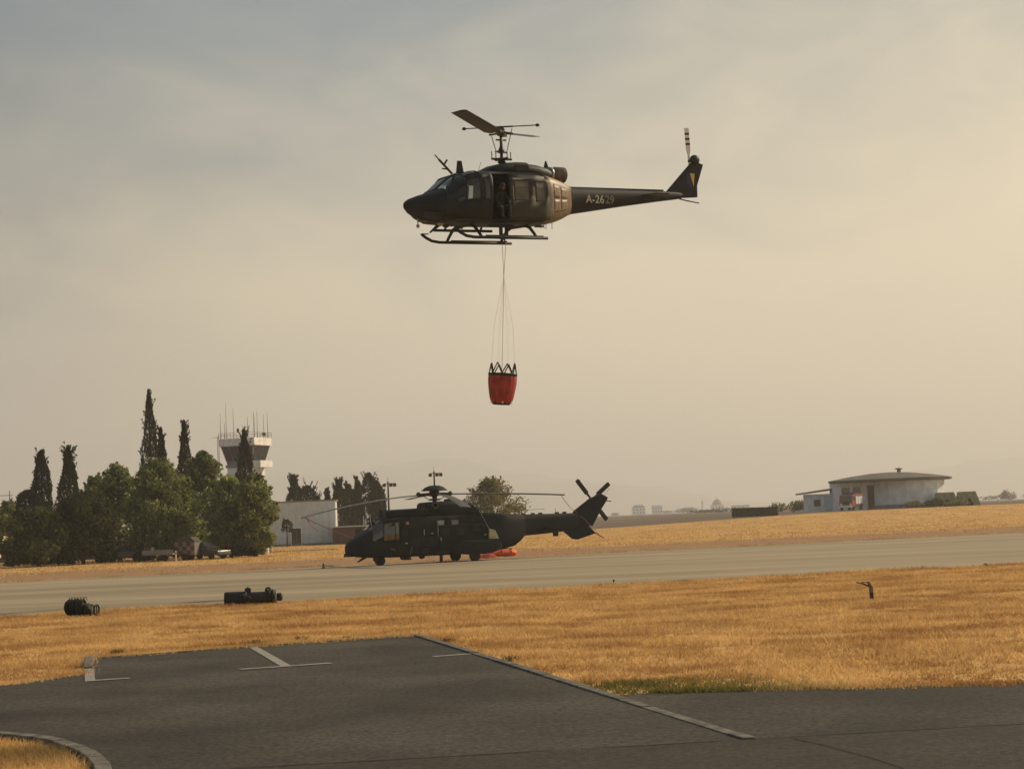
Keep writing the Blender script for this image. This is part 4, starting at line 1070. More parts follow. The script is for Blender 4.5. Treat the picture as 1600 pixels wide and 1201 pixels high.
for i, (x_, r_) in enumerate(pr):
    for j in range(N):
        t = 2 * math.pi * j / N; f_ = 1 + .08 * math.cos(5 * t + i); z_ = .20 + r_ * .62 * math.sin(t) * f_; vs.append((x_ * 1.1, r_ * 1.2 * math.cos(t) * f_, max(.0, z_)))
fs = [(i * N + j, i * N + (j + 1) % N, (i + 1) * N + (j + 1) % N, (i + 1) * N + j) for i in range(len(pr) - 1) for j in range(N)] + [tuple(range(N))[::-1], tuple((len(pr) - 1) * N + j for j in range(N))]
mb.add(vs, fs).build('bucket_shell', M['orange'], o_, smooth=True)
q = MB()
for x_ in (-.6, .1, .7): q.tube([(x_, .5 * math.cos(R(a)), .20 + .28 * math.sin(R(a))) for a in range(0, 181, 20)], .025, 5)
q.build('straps', M['strap'], o_)
M['redfab'] = mat('dull_red_fabric', (0.38, 0.045, 0.035), 0.7, var=0.3, scale=4, bump=0.3, bscale=8)
o_ = thing('red_bag', 'crumpled dull red bag on the ground just behind the parked helicopter main wheel', 'bag', G(757, 872.5), (0, 0, R(10)))
mb = MB(); rd = random.Random(4); vs = []; n1, n2 = 14, 8
for i in range(n1 + 1):
    for j in range(n2 + 1):
        u, v = i / n1 * 2 - 1, j / n2 * 2 - 1; e_ = max(0, 1 - abs(u) ** 4) * max(0, 1 - abs(v) ** 4); vs.append((u * .8, v * .4, .32 * e_ ** .5 * rd.uniform(.7, 1.0)))
mb.add(vs, [(i * (n2 + 1) + j, (i + 1) * (n2 + 1) + j, (i + 1) * (n2 + 1) + j + 1, i * (n2 + 1) + j + 1) for i in range(n1) for j in range(n2)])
mb.build('bag_body', M['redfab'], o_, smooth=True)
MB().tube([(-.3, -.1, .3), (-.2, -.1, .5), (.2, -.1, .52), (.3, -.1, .3)], .025, 6).build('carry_handle', M['strap'], o_)
o_ = thing('tow_bar', 'short dark tow bar stand with red-white feet under the parked helicopter belly', 'tow bar', G(690, 878.5) + Vector((0, -.3, 0)), (0, 0, R(15)))
q = MB(); q.bar((0, 0, .05), (0, 0, .42), .16); q.box((0, 0, .04), (.5, .4, .06)); q.box((0, 0, .44), (.3, .25, .06)); q.build('stand', M['black'], o_)
q = MB(); q.bar((.2, 0, .06), (1.0, .1, .06), .07); q.bar((.6, -.2, .06), (.7, .3, .06), .06); q.build('bar', M['tierope'], o_)
o_ = thing('marker_post', 'tiny dark marker post on the apron edge left of the parked helicopter', 'post', G(505.5, 888))
MB().lathe([(.13, 0), (.13, .03), (.07, .06), (.05, .25), (.0, .30)], (0, 0, 0), 10).build('post_body', M['black'], o_)
MB().lathe([(.075, .10), (.075, .15)], (0, 0, 0), 10).build('reflective_band', M['yellow'], o_)

# ---------------------------------------------------------------- dark gear lying where the verge meets the apron
o_ = thing('cable_coil', 'tangle of black cable coils on reels at the left end of the verge', 'cable', G(125, 963), (0, 0, R(-12))); o_.scale = (.95, .85, .82)
q = MB(); rd = random.Random(2); Rx = Matrix.Rotation(R(90), 3, 'Y')
q.lathe([(.0, 0), (.24, 0), (.24, .46), (0, .46)], (-.36, 0, .31), 16, Rx)
for i in range(15):
    ring_tube(q, (-.37 + i * .035 + rd.uniform(-.01, .01), 0, .31 + rd.uniform(-.01, .03)), .28 + rd.uniform(-.04, .02), .028, Matrix.Rotation(rd.uniform(-.15, .15), 3, 'Z') @ Rx)
q.build('thick_coil', M['rubber'], o_, smooth=True)
q = MB()
q.lathe([(.0, 0), (.17, 0), (.17, .24), (0, .24)], (.12, -.02, .24), 16, Rx)
for i in range(10):
    ring_tube(q, (.12 + i * .028, -.02, .24 + rd.uniform(-.01, .02)), .20 + rd.uniform(-.05, .02), .024, Matrix.Rotation(rd.uniform(-.35, .35), 3, 'Z') @ Rx)
q.build('thin_coil', M['black'], o_, smooth=True)
q = MB()
for i in range(6):
    x_ = -.34 + i * .10; q.tube([(x_, -.05, .55), (x_ + .02, -.03, .68), (x_ + .05, .02, .70), (x_ + .07, .05, .57)], .011, 5)
q.build('cable_loops', M['black'], o_)
MB().lathe([(.09, 0), (.10, .02), (.10, .06), (.05, .08)], (.40, -.04, .22), 14, Rx).build('reel_hub', M['steel'], o_)
q = MB(); ring_tube(q, (.56, -.02, .22), .19, .028, Rx); q.bar((.56, -.02, .03), (.56, -.02, .41), .03); q.bar((.56, -.2, .22), (.56, .17, .22), .03); q.build('reel_wheel', M['black'], o_, smooth=True)
o_ = thing('equipment_cylinder', 'pair of dark cylindrical containers lying end to end on the verge beside the apron', 'container', G(394, 945), (0, 0, R(4))); o_.scale = (.9, .88, .88)
q = MB(); q.lathe([(.0, 0), (.22, 0), (.245, .03), (.245, .68), (.22, .72), (0, .72)], (-.93, 0, .25), 20, Rx); q.build('black_drum', M['black'], o_, auto=40)
q = MB(); q.lathe([(.0, 0), (.21, 0), (.22, .02), (.22, .74), (.21, .76), (0, .76)], (-.18, 0, .24), 20, Rx); q.build('brown_drum', mat('dark_brown_drum', (0.030, 0.024, 0.024), .5, var=.3, scale=6), o_, auto=40)
q = MB(); q.lathe([(.24, 0), (.265, .02), (.265, .10), (.23, .12), (.23, .16), (.26, .18), (.26, .24), (.22, .27)], (.52, 0, .265), 20, Rx); q.build('end_flange', M['darkmetal'], o_, auto=40)
MB().lathe([(.225, 0), (.235, .01), (.235, .05), (.2, .06)], (.79, 0, .26), 20, Rx).build('bright_ring', M['steel'], o_, auto=40)
MB().lathe([(.1, 0), (.14, .03), (.14, .16), (.09, .2)], (.84, 0, .25), 16, Rx).build('nozzle', M['black'], o_, auto=40)
q = MB(); q.box((-.13, 0, .53), (.20, .16, .14)); q.tube([(-.2, 0, .56), (-.13, 0, .62), (-.06, 0, .56)], .03, 6); q.build('lifting_lug', M['black'], o_, bevel=.02)
q = MB(); ring_tube(q, (.56, 0, .50), .08, .035, Matrix.Rotation(R(90), 3, 'X')); q.build('lifting_eye', M['black'], o_, smooth=True)
q = MB(); rd = random.Random(8)
for i in range(6): q.tube([(-.30 + .05 * i, -.24, .42 - .02 * i), (-.27 + .05 * i, -.27, .25), (-.33 + .06 * i, -.27, .08)], .014, 5)
q.build('lashing', M['rope'] if False else M['darkmetal'], o_)
o_ = thing('sprinkler_post', 'bent dark pole with a drooping grey head standing in the golden grass', 'post', G(1363, 940), (0, 0, R(10))); o_.scale = (.8, .8, .8)
q = MB(); q.bar((0, 0, -.05), (-.02, 0, .30), .10, .08); q.bar((.02, 0, .04), (.20, .02, .02), .06); q.bar((-.02, 0, .05), (.05, -.08, -.02), .06); q.build('base', M['black'], o_)
q = MB(); q.bar((-.02, 0, .28), (-.02, 0, .46), .12, .08); q.bar((-.02, 0, .44), (-.10, 0, .60), .09, .06); q.build('head', mat('weathered_grey_plastic', (0.16, 0.14, 0.11), .7), o_)
q = MB(); q.bar((-.06, 0, .46), (-.28, 0, .56), .07, .04); q.bar((-.28, 0, .56), (-.46, .02, .60), .045, .03); q.bar((-.10, 0, .58), (-.30, .03, .60), .03, .02); q.build('arm', M['darkmetal'], o_)
o_ = thing('edge_stake', 'short thin stake on the near apron edge', 'post', G(959, 910.5))
q = MB(); q.bar((0, 0, -.03), (0, 0, .09), .035); q.box((0, 0, .10), (.07, .05, .035)); q.build('stake', M['black'], o_)
o_ = thing('apron_light', 'low dark edge lamp where the verge meets the apron at the right', 'lamp', G(1540, 885.5))
q = MB(); q.lathe([(.20, 0), (.20, .03), (.10, .06), (.08, .10), (0, .14)], (0, 0, 0), 12); q.build('lamp_body', M['black'], o_)
# ---------------------------------------------------------------- trees
M['bark'] = mat('bark', (0.06, 0.042, 0.03), 0.95, var=0.3, scale=6, bump=0.5, bscale=20)
M['pine_leaf'] = leaf_mat('pine_needles', (0.062, 0.082, 0.034), (0.33, 0.365, 0.135), 0.9, 0.5, 0.28)
M['pine_dark'] = leaf_mat('dark_pine_needles', (0.028, 0.036, 0.019), (0.115, 0.128, 0.052), 0.5, 0.35, 0.2)
M['cypress_leaf'] = leaf_mat('cypress_scales', (0.014, 0.019, 0.012), (0.050, 0.058, 0.028), 0.7, 0.15, 0.2)
M['olive_leaf'] = leaf_mat('pale_green_leaves', (0.085, 0.092, 0.042), (0.27, 0.25, 0.115), 0.7, 0.42)
M['bush_leaf'] = leaf_mat('bush_leaves', (0.020, 0.030, 0.016), (0.070, 0.080, 0.034), 0.5, 0.25)

def cards(C, size, up=0.0, aspect=2.2):
    """one small pointed leaf cluster (two triangles) at every point of C"""
    n = len(C); d = rng.normal(0, 1, (n, 3)); d[:, 2] += up; d /= np.linalg.norm(d, axis=1)[:, None]
    e = rng.normal(0, 1, (n, 3)); e -= d * (e * d).sum(1)[:, None]; e /= np.linalg.norm(e, axis=1)[:, None]
    s = size * rng.uniform(.6, 1.4, n)[:, None]; V = np.empty((n, 4, 3), np.float32)
    V[:, 0] = C - d * s * .5; V[:, 1] = C + e * s / aspect * .5 - d * s * .05; V[:, 2] = C + d * s * .6; V[:, 3] = C - e * s / aspect * .5 + d * s * .05
    b = np.arange(n)[:, None] * 4
    return V.reshape(-1, 3), np.concatenate([b + np.array([[0, 1, 2]]), b + np.array([[0, 2, 3]])])
def ball(n):
    q = rng.normal(0, 1, (n, 3)); q /= np.linalg.norm(q, axis=1)[:, None]; return q

def trunk(parent, h, r_, lean=0.0, limbs=(), name='trunk'):
    mb = MB(); pts = [(0, 0, -.2), (lean * .3, 0, h * .35), (lean * .6, .05, h * .7), (lean, 0, h)]
    mb.tube(pts, [r_ * 1.25, r_, r_ * .7, r_ * .25], 8)
    for (z_, dx, dy, dz) in limbs: mb.tube([(lean * z_ / h, 0, z_), (dx * .5, dy * .5, z_ + dz * .65), (dx, dy, z_ + dz)], [r_ * .45, r_ * .3, r_ * .1], 6)
    return mb.build(name, M['bark'], parent, smooth=True)

def pine(px, py, wpx, D, label, m='pine_leaf', low=.12, n=9000, group='pines in front of the tower', size=.36, dz=0, name='pine_tree', nblob=34, fill=.75):
    top = P(px, py, D); x, y = top.x, top.y; g = gz(x, y); h = top.z - g; w = wpx * D / F_PX
    o = thing(name, label, 'tree', (x, y, g), group=group)
    limbs = []
    for k in range(9):
        a = rng.uniform(0, 2 * math.pi); zz = rng.uniform(.25, .75) * h; rr = w * rng.uniform(.25, .42); limbs.append((zz, rr * math.cos(a), rr * math.sin(a), rng.uniform(.05, .2) * h))
    trunk(o, h * .92, max(.12, h * .022), rng.uniform(-.2, .2), limbs)
    # billows of needles set on an egg-shaped crown
    Cs = []; K = nblob
    for k in range(K):
        t = low + (1 - low) * ((k + rng.random()) / K) ** .85; env = math.sin(math.pi * min(1, (t - low * .6) / (1 - low * .6)) ** .8) ** .6
        a = k * 2.4 + rng.uniform(-.4, .4); rr = w * .5 * env * rng.uniform(.35, fill + .12)
        br = w * rng.uniform(.09, .20) * (0.75 + .35 * env)
        c = np.array([rr * math.cos(a), rr * math.sin(a), t * h - br * .7]); m_ = n // K
        q = ball(m_) * (br * rng.uniform(.45, 1.25, m_))[:, None]; q[:, 2] *= .68; Cs.append(c + q)
    # leading shoots break the outline
    for k in range(46):
        a = rng.uniform(0, 6.28); zz = rng.uniform(.25, 1.0); env = math.sin(math.pi * min(1, zz) ** .8) ** .6; rr = w * .5 * min(1, env + .1) * rng.uniform(.6, .98); m_ = 42
        tip = np.array([rr * math.cos(a) * 1.12, rr * math.sin(a) * 1.12, zz * h + rng.uniform(-.02, .05) * h]); root = np.array([rr * math.cos(a) * .7, rr * math.sin(a) * .7, zz * h - .09 * h]); u = rng.random(m_)[:, None]
        Cs.append(root + (tip - root) * u + rng.normal(0, .16, (m_, 3)) * (1.15 - u))
    C = np.concatenate(Cs); C = C[C[:, 2] > .25]
    V, T = cards(C, size, .35); tri_mesh('crown', V, T, M[m], o)
    return o

def cypress(px, py, wpx, D, label, n=7000, group='cypresses by the tower', low=.02, blunt=.0, name='cypress_tree', spurs=60, size=.27, m='cypress_leaf'):
    top = P(px, py, D); x, y = top.x, top.y; g = gz(x, y); h = top.z - g; w = 1.22 * wpx * D / F_PX
    o = thing(name, label, 'tree', (x, y, g), group=group)
    trunk(o, h * .9, max(.1, h * .014))
    t = low + (1 - low) * rng.random(n) ** .9
    def R_(t): return w * .5 * np.clip((1 - t) / (.62 - .5 * blunt), 0, 1) ** (.85 - .5 * blunt) * np.clip(.55 + t * 3, 0, 1)
    a = rng.random(n) * 2 * np.pi
    lump = 1 + .16 * np.sin(a * 3 + t * 17) + .12 * np.sin(a * 5 - t * 31 + px)
    rr = R_(t) * lump * rng.uniform(.62, 1.02, n) ** .5 + .03
    C = [np.stack([rr * np.cos(a), rr * np.sin(a), t * h], -1)]
    for k in range(spurs):
        ts = rng.uniform(.35, .97); aa = rng.uniform(0, 6.28); r1 = float(R_(np.array([ts]))[0]); ln = rng.uniform(.35, 1.0) * (w * .24); m_ = 22; u = rng.random(m_)
        q = np.stack([np.cos(aa) * (r1 * .75 + ln * u * .9), np.sin(aa) * (r1 * .75 + ln * u * .9), ts * h + u * ln * 1.8], -1) + rng.normal(0, .05, (m_, 3)); C.append(q)
    u = rng.random(90); C.append(np.stack([rng.normal(0, .07, 90), rng.normal(0, .07, 90), h * (1.0 - .09 * u)], -1))
    C = np.concatenate(C); V, T = cards(C, size, 1.6, 2.6); tri_mesh('crown', V, T, M[m], o)
    return o

def bush(px, D, wpx, hpx, label, m='bush_leaf', n=1500, group=None, dep=None, size=.35, name='bush', cat='bush'):
    b = OG(px, D); w = wpx * D / F_PX; h = hpx * D / F_PX; dep = dep or w * .6
    o = thing(name, label, cat, b, group=group)
    mb = MB()
    for k in range(5): mb.tube([(0, 0, 0), (rng.uniform(-.3, .3) * w, rng.uniform(-.3, .3) * dep, h * .6)], [.06, .02], 5)
    mb.build('stem', M['bark'], o); q = []
    for k in range(9):
        cx, cy = rng.uniform(-.36, .36) * w, rng.uniform(-.36, .36) * dep; hh = h * (1 - 1.1 * (cx / w) ** 2) * rng.uniform(.65, .95); br = np.array([w * .2, dep * .22, hh * .42])
        q.append(ball(n // 9) * rng.uniform(.6, 1.05, n // 9)[:, None] * br + np.array([cx, cy, hh * .58]))
    C = np.concatenate(q); C[:, 2] = np.abs(C[:, 2]); V, T = cards(C, size, .5); tri_mesh('crown', V, T, M[m], o)
    return o

pine(58, 790, 120, 150, 'wide low dark pine at the far left end of the tree belt', 'pine_dark', low=.06, n=9000, nblob=30, fill=.85)
pine(128, 768, 110, 152, 'dark pine with a bare trunk left of the tall cypress', 'pine_dark', low=.20, n=9000, fill=.85)
pine(184, 724, 96, 163, 'mid-green pine with a knobbly top between two cypresses', low=.14)
pine(150, 742, 70, 168, 'narrow olive-green pine half hidden behind the knobbly one', low=.08, n=6000)
pine(248, 716, 122, 157, 'broad bushy pine below the tallest cypress', low=.13, n=11000)
pine(318, 704, 92, 170, 'tall pine in the middle with the small cypress behind it', low=.13)
pine(358, 742, 84, 158, 'dense pine standing in front of the tower shaft', low=.15)
pine(396, 740, 76, 156, 'rightmost pine of the belt, with light shoots toward the pale building', low=.10)
pine(285, 800, 90, 163, 'low pine in front of the belt behind the chequered trailer', low=.05, n=6000)
pine(14, 782, 70, 190, 'loose pine cut by the left edge of the picture', low=.2, n=4000, fill=.9)
cypress(64, 704, 24, 172, 'slim cypress second from the left edge, with a rounded tip', blunt=.5)
cypress(45, 766, 34, 170, 'clipped dome-shaped cypress, shortest at the left', blunt=.9, spurs=3)
cypress(106, 697, 36, 166, 'ragged cypress with several side tips left of the pines')
cypress(232, 609, 30, 186, 'tallest cypress of all, rising left of the tower', n=6000)
cypress(251, 668, 24, 187, 'shorter cypress touching the right side of the tallest one')
cypress(287, 657, 26, 181, 'spiky thin cypress between the tallest one and the tower')
cypress(381, 671, 32, 200, 'cypress standing directly in front of the tower cab')
gD = 262
for (px, py, w, lab, bl) in ((459, 742, 24, 'pointed cypress rising over the roof of the pale building', .2), (480, 759, 34, 'stubby cypress behind the pale building right of the pointed one', .6), (511, 763, 14, 'small pointed cypress just past the corner of the pale building', 0),
                             (529, 750, 22, 'ragged cypress leftmost of the dense group over the brown shed', .3), (543, 757, 18, 'shortest cypress within the dense group over the brown shed', .3), (557, 745, 16, 'needle-thin cypress within the dense group over the brown shed', 0),
                             (576, 739, 30, 'highest and broadest cypress of the dense group over the brown shed', .5), (588, 752, 22, 'rightmost cypress of the dense group, next to the light mast', .6)):
    cypress(px, py, w, gD + rng.uniform(-6, 6), lab, n=4500, group='cypresses behind the pale building', blunt=bl, size=.36, low=.0)
pine(766, 744, 100, 205, 'round pale-green tree behind the parked helicopter tail', 'olive_leaf', low=.24, n=7500, group='lone trees', size=.28, name='round_tree', fill=.88, nblob=40)

# ---------------------------------------------------------------- control tower
M['plaster'] = mat('white_plaster', (0.78, 0.77, 0.73), 0.85, var=0.12, scale=1.2)
M['cabglass'] = mat('dark_cab_glass', (0.035, 0.037, 0.042), 0.12, spec=0.8)
M['roofgrey'] = mat('grey_roofing', (0.20, 0.19, 0.18), 0.85, var=0.15, scale=1)
TD = 300; tb = OG(388, TD)
tw_ = thing('control_tower', 'white airport control tower with a flared dark cab and roof aerials', 'tower', tb, (0, 0, R(-18)))
MB().box((0, 0, 6.4), (4.6, 4.6, 12.8)).build('shaft', M['plaster'], tw_, bevel=.03)
for s_ in (-1, 1): MB().box((s_ * 1.2, -2.34, 6.6), (.9, .10, 11.6)).build('shaft_panel', M['plaster'], tw_)
for z_ in (3.0, 6.0, 9.0): MB().box((0, -2.32, z_), (.9, .06, 1.1)).build('window', M['cabglass'], tw_)
MB().box((0, 0, 13.0), (5.0, 5.0, .5)).build('cab_floor', M['roofgrey'], tw_, bevel=.03)
bal = MB(); bal.box((2.9, 0, 12.75), (1.8, 4.6, .18)); bal.box((3.76, 0, 13.3), (.10, 4.6, .95)); bal.box((2.9, -2.26, 13.3), (1.75, .10, .95)); bal.box((2.9, 2.26, 13.3), (1.75, .10, .95))
bal.build('balcony', M['plaster'], tw_)
def frust(mb, h0, z0, h1, z1): return mb.add([(sx * h, sy * h, z_) for z_, h in ((z0, h0), (z1, h1)) for sx, sy in ((-1, -1), (1, -1), (1, 1), (-1, 1))], [(0, 3, 2, 1), (4, 5, 6, 7), (0, 1, 5, 4), (1, 2, 6, 5), (2, 3, 7, 6), (3, 0, 4, 7)])
cab = frust(MB(), 2.25, 13.2, 3.05, 16.3).build('cab', M['roofgrey'], tw_)
for side in range(4):
    Mz = Matrix.Rotation(R(90 * side), 3, 'Z')
    for k in range(4):
        u0, u1 = -.94 + k * .47 + .02, -.94 + (k + 1) * .47 - .02; vs = []
        for z_, u in ((13.9, u0), (13.9, u1), (16.15, u1), (16.15, u0)):
            h_ = 2.25 + .8 * (z_ - 13.2) / 3.1; vs.append(Mz @ Vector((u * h_, -h_ - .03, z_)))
        MB().add(vs, [(0, 1, 2, 3)]).build('cab_pane', M['cabglass'], cab, solid=0.03)
MB().box((0, 0, 16.95), (6.5, 6.5, 1.25)).build('roof_slab', M['plaster'], tw_, bevel=.04)
rail = MB()
for a, b in (((-3.3, -3.3), (3.3, -3.3)), ((3.3, -3.3), (3.3, 3.3)), ((-3.3, 3.3), (3.3, 3.3)), ((-3.3, -3.3), (-3.3, 3.3))):
    for z_ in (18.1, 18.5): rail.bar((*a, z_), (*b, z_), .05)
    for k in range(7): q = Vector(a).lerp(Vector(b), k / 6); rail.bar((q.x, q.y, 17.65), (q.x, q.y, 18.5), .05)
rail.build('roof_rail', M['steel'], tw_)
for (x_, y_, h_) in ((-3.0, -3.0, 4.2), (-2.7, -1.5, 6.0), (-2.2, -3.1, 2.6), (-.9, -2.4, 5.0), (.1, -1, 2.2), (1.4, 1.8, 4.6), (1.9, -2.8, 3.4), (2.3, -1.2, 4.4), (2.7, 1.6, 4.0), (3.1, -2.9, 3.9), (3.1, 2.2, 4.3), (0.5, 2.5, 3.6)):
    MB().tube([(x_, y_, 17.6), (x_, y_, 17.65 + h_)], [.05, .02], 5).build('antenna', M['darkmetal'], tw_)
MB().sphere((3.2, .5, 18.2), .35, 8, 6).build('beacon', M['darkmetal'], tw_)
MB().sphere((.0, -2.6, 18.9), (.25, .1, .35), 8, 6).build('dish', M['darkmetal'], tw_)
ld = MB()
for s_ in (-.25, .25): ld.bar((-3.55, -2.9 + s_, 11), (-3.55, -2.9 + s_, 18), .06)
for k in range(14): ld.bar((-3.55, -3.15, 11.2 + k * .5), (-3.55, -2.65, 11.2 + k * .5), .04)
ld.bar((-4.6, -2.9, 17.9), (-3.3, -2.9, 17.9), .05); ld.build('ladder', M['darkmetal'], tw_)

# ---------------------------------------------------------------- pale hall and brown shed
M['pale_clad'] = mat('pale_grey_cladding', (0.55, 0.61, 0.64), 0.7, var=0.08, scale=1.5)
M['brown_clad'] = mat('brown_red_cladding', (0.105, 0.060, 0.048), 0.8, var=0.2, scale=1.2)
BD = 236; c0, c1 = OG(400, BD), OG(526, BD); bw = (c1 - c0).length
hl = thing('pale_building', 'plain pale grey flat-roofed building between the pines and the cypress group', 'building', (c0 + c1) / 2, (0, 0, R(4)))
hh = P(519, 781, BD).z
MB().box((0, 4, hh / 2), (bw - .12, 8, hh - .1)).build('wall', M['pale_clad'], hl)
npan = 12
for k in range(npan):
    w_ = bw / npan
    MB().box((-bw / 2 + (k + .5) * w_, -.04, hh / 2 + .12), (w_ - .04, .07, hh - .3)).build('wall_panel', M['pale_clad'], hl)
MB().box((0, 4, hh), (bw + .2, 8.3, .16)).build('roof', M['roofgrey'], hl)
MB().box((-bw * .08, 3, hh + .12), (.9, .9, .25)).build('roof_vent', M['roofgrey'], hl)
xd = P(463, 835, BD).x - ((c0 + c1) / 2).x
df = MB(); df.box((xd - .68, -.12, 1.15), (.1, .1, 2.3)); df.box((xd + .68, -.12, 1.15), (.1, .1, 2.3)); df.box((xd, -.12, 2.35), (1.46, .1, .1)); dfo = df.build('door_frame', M['plaster'], hl)
for s_ in (-1, 1):
    MB().box((xd + s_ * .32, -.095, 1.15), (.60, .05, 2.28)).build('door', M['cabglass'], hl)
MB().box((0, -.10, .15), (bw, .10, .28)).build('plinth', M['roofgrey'], hl)
MB().box((bw / 2 - .1, -.09, hh / 2), (.12, .08, hh)).build('corner_trim', M['plaster'], hl)
# small street tree by its door and other bits
cypress(448, 812, 13, 228, 'small round dark sapling standing beside the door of the pale building', n=500, group='lone trees', low=.55, blunt=.9, spurs=2, name='sapling', size=.25)
c0, c1 = OG(520, 232), OG(600, 232); bw2 = (c1 - c0).length
sh = thing('brown_shed', 'low brown-red shed between the pale building and the parked helicopter nose', 'shed', (c0 + c1) / 2)
h2 = P(560, 822, 232).z
MB().box((0, 3, h2 / 2), (bw2 - .1, 6, h2 - .06)).build('wall', M['brown_clad'], sh)
for k in range(9): MB().box((-bw2 / 2 + (k + .5) * bw2 / 9, -.035, h2 / 2), (bw2 / 9 - .05, .06, h2 - .1)).build('wall_panel', M['brown_clad'], sh)
MB().box((0, 3, h2 + .05), (bw2 + .3, 6.4, .14)).build('roof', M['pale_clad'], sh)
MB().tube([(-.35 * bw2 + 3.0, 1, h2), (-.35 * bw2 + 3.0, 1, h2 + 1.3)], .07, 6).build('vent_pipe', M['steel'], sh)
MB().box((.1, -.08, 1.0), (.9, .05, 1.9)).build('door', M['puma'], sh)

# ---------------------------------------------------------------- light masts
def mast(px, py, D, label):
    top = P(px, py, D); b = Vector((top.x, D, gz(top.x, D))); h = top.z - b.z
    o = thing('light_mast', label, 'light mast', b, group='floodlight masts')
    MB().tube([(0, 0, 0), (0, 0, h)], [.16, .09], 8).build('pole', M['darkmetal'], o)
    q = MB(); q.bar((-.5, 0, h - .25), (.95, 0, h - .25), .08); q.build('crossarm', M['darkmetal'], o)
    for x_ in (-.45, .35, .8): MB().box((x_, -.1, h - .45), (.4, .3, .28), (R(-25), 0, 0)).build('floodlight', M['darkmetal'], o, bevel=.02)
    MB().tube([(0, 0, h - .1), (0, 0, h + .55)], .02, 5).build('lightning_rod', M['darkmetal'], o)
mast(606, 752, 215, 'shorter floodlight mast left of the parked helicopter rotor head')
mast(678, 736, 215, 'taller floodlight mast rising behind the parked helicopter rotor head')

# ---------------------------------------------------------------- things under the pines
def rod(name, px, py0, py1, D, label, m='white', r_=.05):
    a = OG(px, D); h = (py1 - py0) * D / F_PX
    o = thing(name, label, 'post', a); MB().lathe([(r_ * 1.5, 0), (r_ * 1.5, .05), (r_, .07), (r_, h), (0, h + .03)], (0, 0, 0), 8).build('post_body', M[m], o)
    MB().lathe([(r_ * 1.15, h * .72), (r_ * 1.15, h * .9)], (0, 0, 0), 8).build('band', M['roofgrey'], o)
rod('white_post', 275, 860, 876, 148, 'short pale post left of the chequered trailer')
rod('white_post', 424.5, 843, 857, 190, 'pale post at the right end of the pine belt', r_=.07)
M['chq_red'] = mat('chequer_red', (0.08, 0.022, 0.02), .6); M['chq_white'] = mat('chequer_white', (0.17, 0.15, 0.14), .6)
M['car_grey2'] = mat('dark_trailer_roof', (0.05, 0.045, 0.042), .7)
tl = thing('chequered_trailer', 'small red and white chequered runway trailer parked under the pines', 'trailer', OG(294, 151), (0, 0, R(-10)))
MB().box((0, 0, 1.0), (1.75, 1.5, 1.1)).build('box_body', M['chq_white'], tl, bevel=.02)
for i in range(5):
    for j in range(3): MB().box((-.875 + .35 * (i + .5), -.765, .48 + .355 * (j + .5)), (.335, .03, .34)).build('chequer_panel', M['chq_red'] if (i + j) % 2 else M['chq_white'], tl)
rf = MB(); rf.prism([(-.95, 1.56), (.95, 1.56), (.5, 1.95), (-.5, 1.95)], -.8, .8); rf.build('roof', M['car_grey2'], tl)
for s_ in (-1, 1): wheel(tl, (0, s_ * .72, .3), .3, .18)
MB().bar((.9, 0, .5), (1.7, 0, .42), .08).build('drawbar', M['darkmetal'], tl)

def car(label, loc, rz, paint, L=4.2, W=1.72, Hh=1.45, name='parked_car', group='cars parked under the pines'):
    o = thing(name, label, 'car', loc, (0, 0, rz), group)
    lo = [(-L / 2, .35), (-L / 2 + .05, .72), (-L / 2 + .9, .86), (-.55, .92), (L / 2 - .15, .92), (L / 2, .62), (L / 2 - .05, .32)]
    body = MB().prism(lo, -W / 2, W / 2).build('body', paint, o, bevel=.06)
    ca = [(-1.0, .90), (-.35, Hh - .04), (.35, Hh), (1.1, Hh - .06), (1.75, .90)]
    mb = MB(); n = len(ca); vs = [(x, -W / 2 + .06 + (z - .9) * .28, z) for x, z in ca] + [(x, W / 2 - .06 - (z - .9) * .28, z) for x, z in ca]
    mb.add(vs, [tuple(range(n)), tuple(range(n, 2 * n))[::-1]] + [(i, n + i, n + (i + 1) % n, (i + 1) % n) for i in range(n)]); mb.build('cabin', paint, o, bevel=.03)
    for s_ in (-1, 1):
        for (xa, xb, xc, xd_) in ((-.75, .25, .25, -.28), (.33, 1.45, 1.05, .33)):
            f = lambda x, z: (x, s_ * (W / 2 - .045 - (z - .9) * .28), z)
            MB().add([f(xa, .95), f(xb, .95), f(xc, Hh - .12), f(xd_, Hh - .12)], [(0, 1, 2, 3)]).build('window', M['cabglass'], o, solid=.01)
        for x_ in (-L / 2 + .8, L / 2 - .85): wheel(o, (x_, s_ * (W / 2 - .08), .3), .3, .19)
        MB().sphere((-L / 2 + .12, s_ * .6, .66), (.1, .2, .09), 8, 6).build('headlight', M['steel'], o)
        MB().box((L / 2 - .02, s_ * .65, .72), (.06, .25, .14)).build('tail_light', M['chq_red'], o)
    MB().add([(-1.02, -.66, .95), (-1.02, .66, .95), (-.42, .55, Hh - .1), (-.42, -.55, Hh - .1)], [(0, 1, 2, 3)]).build('windscreen', M['cabglass'], o, solid=.01)
    MB().box((-L / 2 - .01, 0, .42), (.12, W - .1, .18)).build('bumper', M['black'], o, bevel=.03)
    return o
M['car_dark'] = mat('dark_car_paint', (0.02, 0.021, 0.024), .3, spec=.6, coat=.5); M['car_white'] = mat('white_car_paint', (0.24, 0.24, 0.235), .3, spec=.6, coat=.5); M['car_grey'] = mat('grey_car_paint', (0.05, 0.052, 0.055), .3, spec=.6, coat=.5)
car('dark car with a glinting windscreen parked right of the chequered trailer', OG(321, 152), R(150), M['car_dark'])
car('white car half hidden behind a pine trunk at the left', OG(134, 156), R(25), M['car_white'])
car('grey car parked under the pines between the white car and the chequered trailer', OG(196, 158), R(10), M['car_grey'])
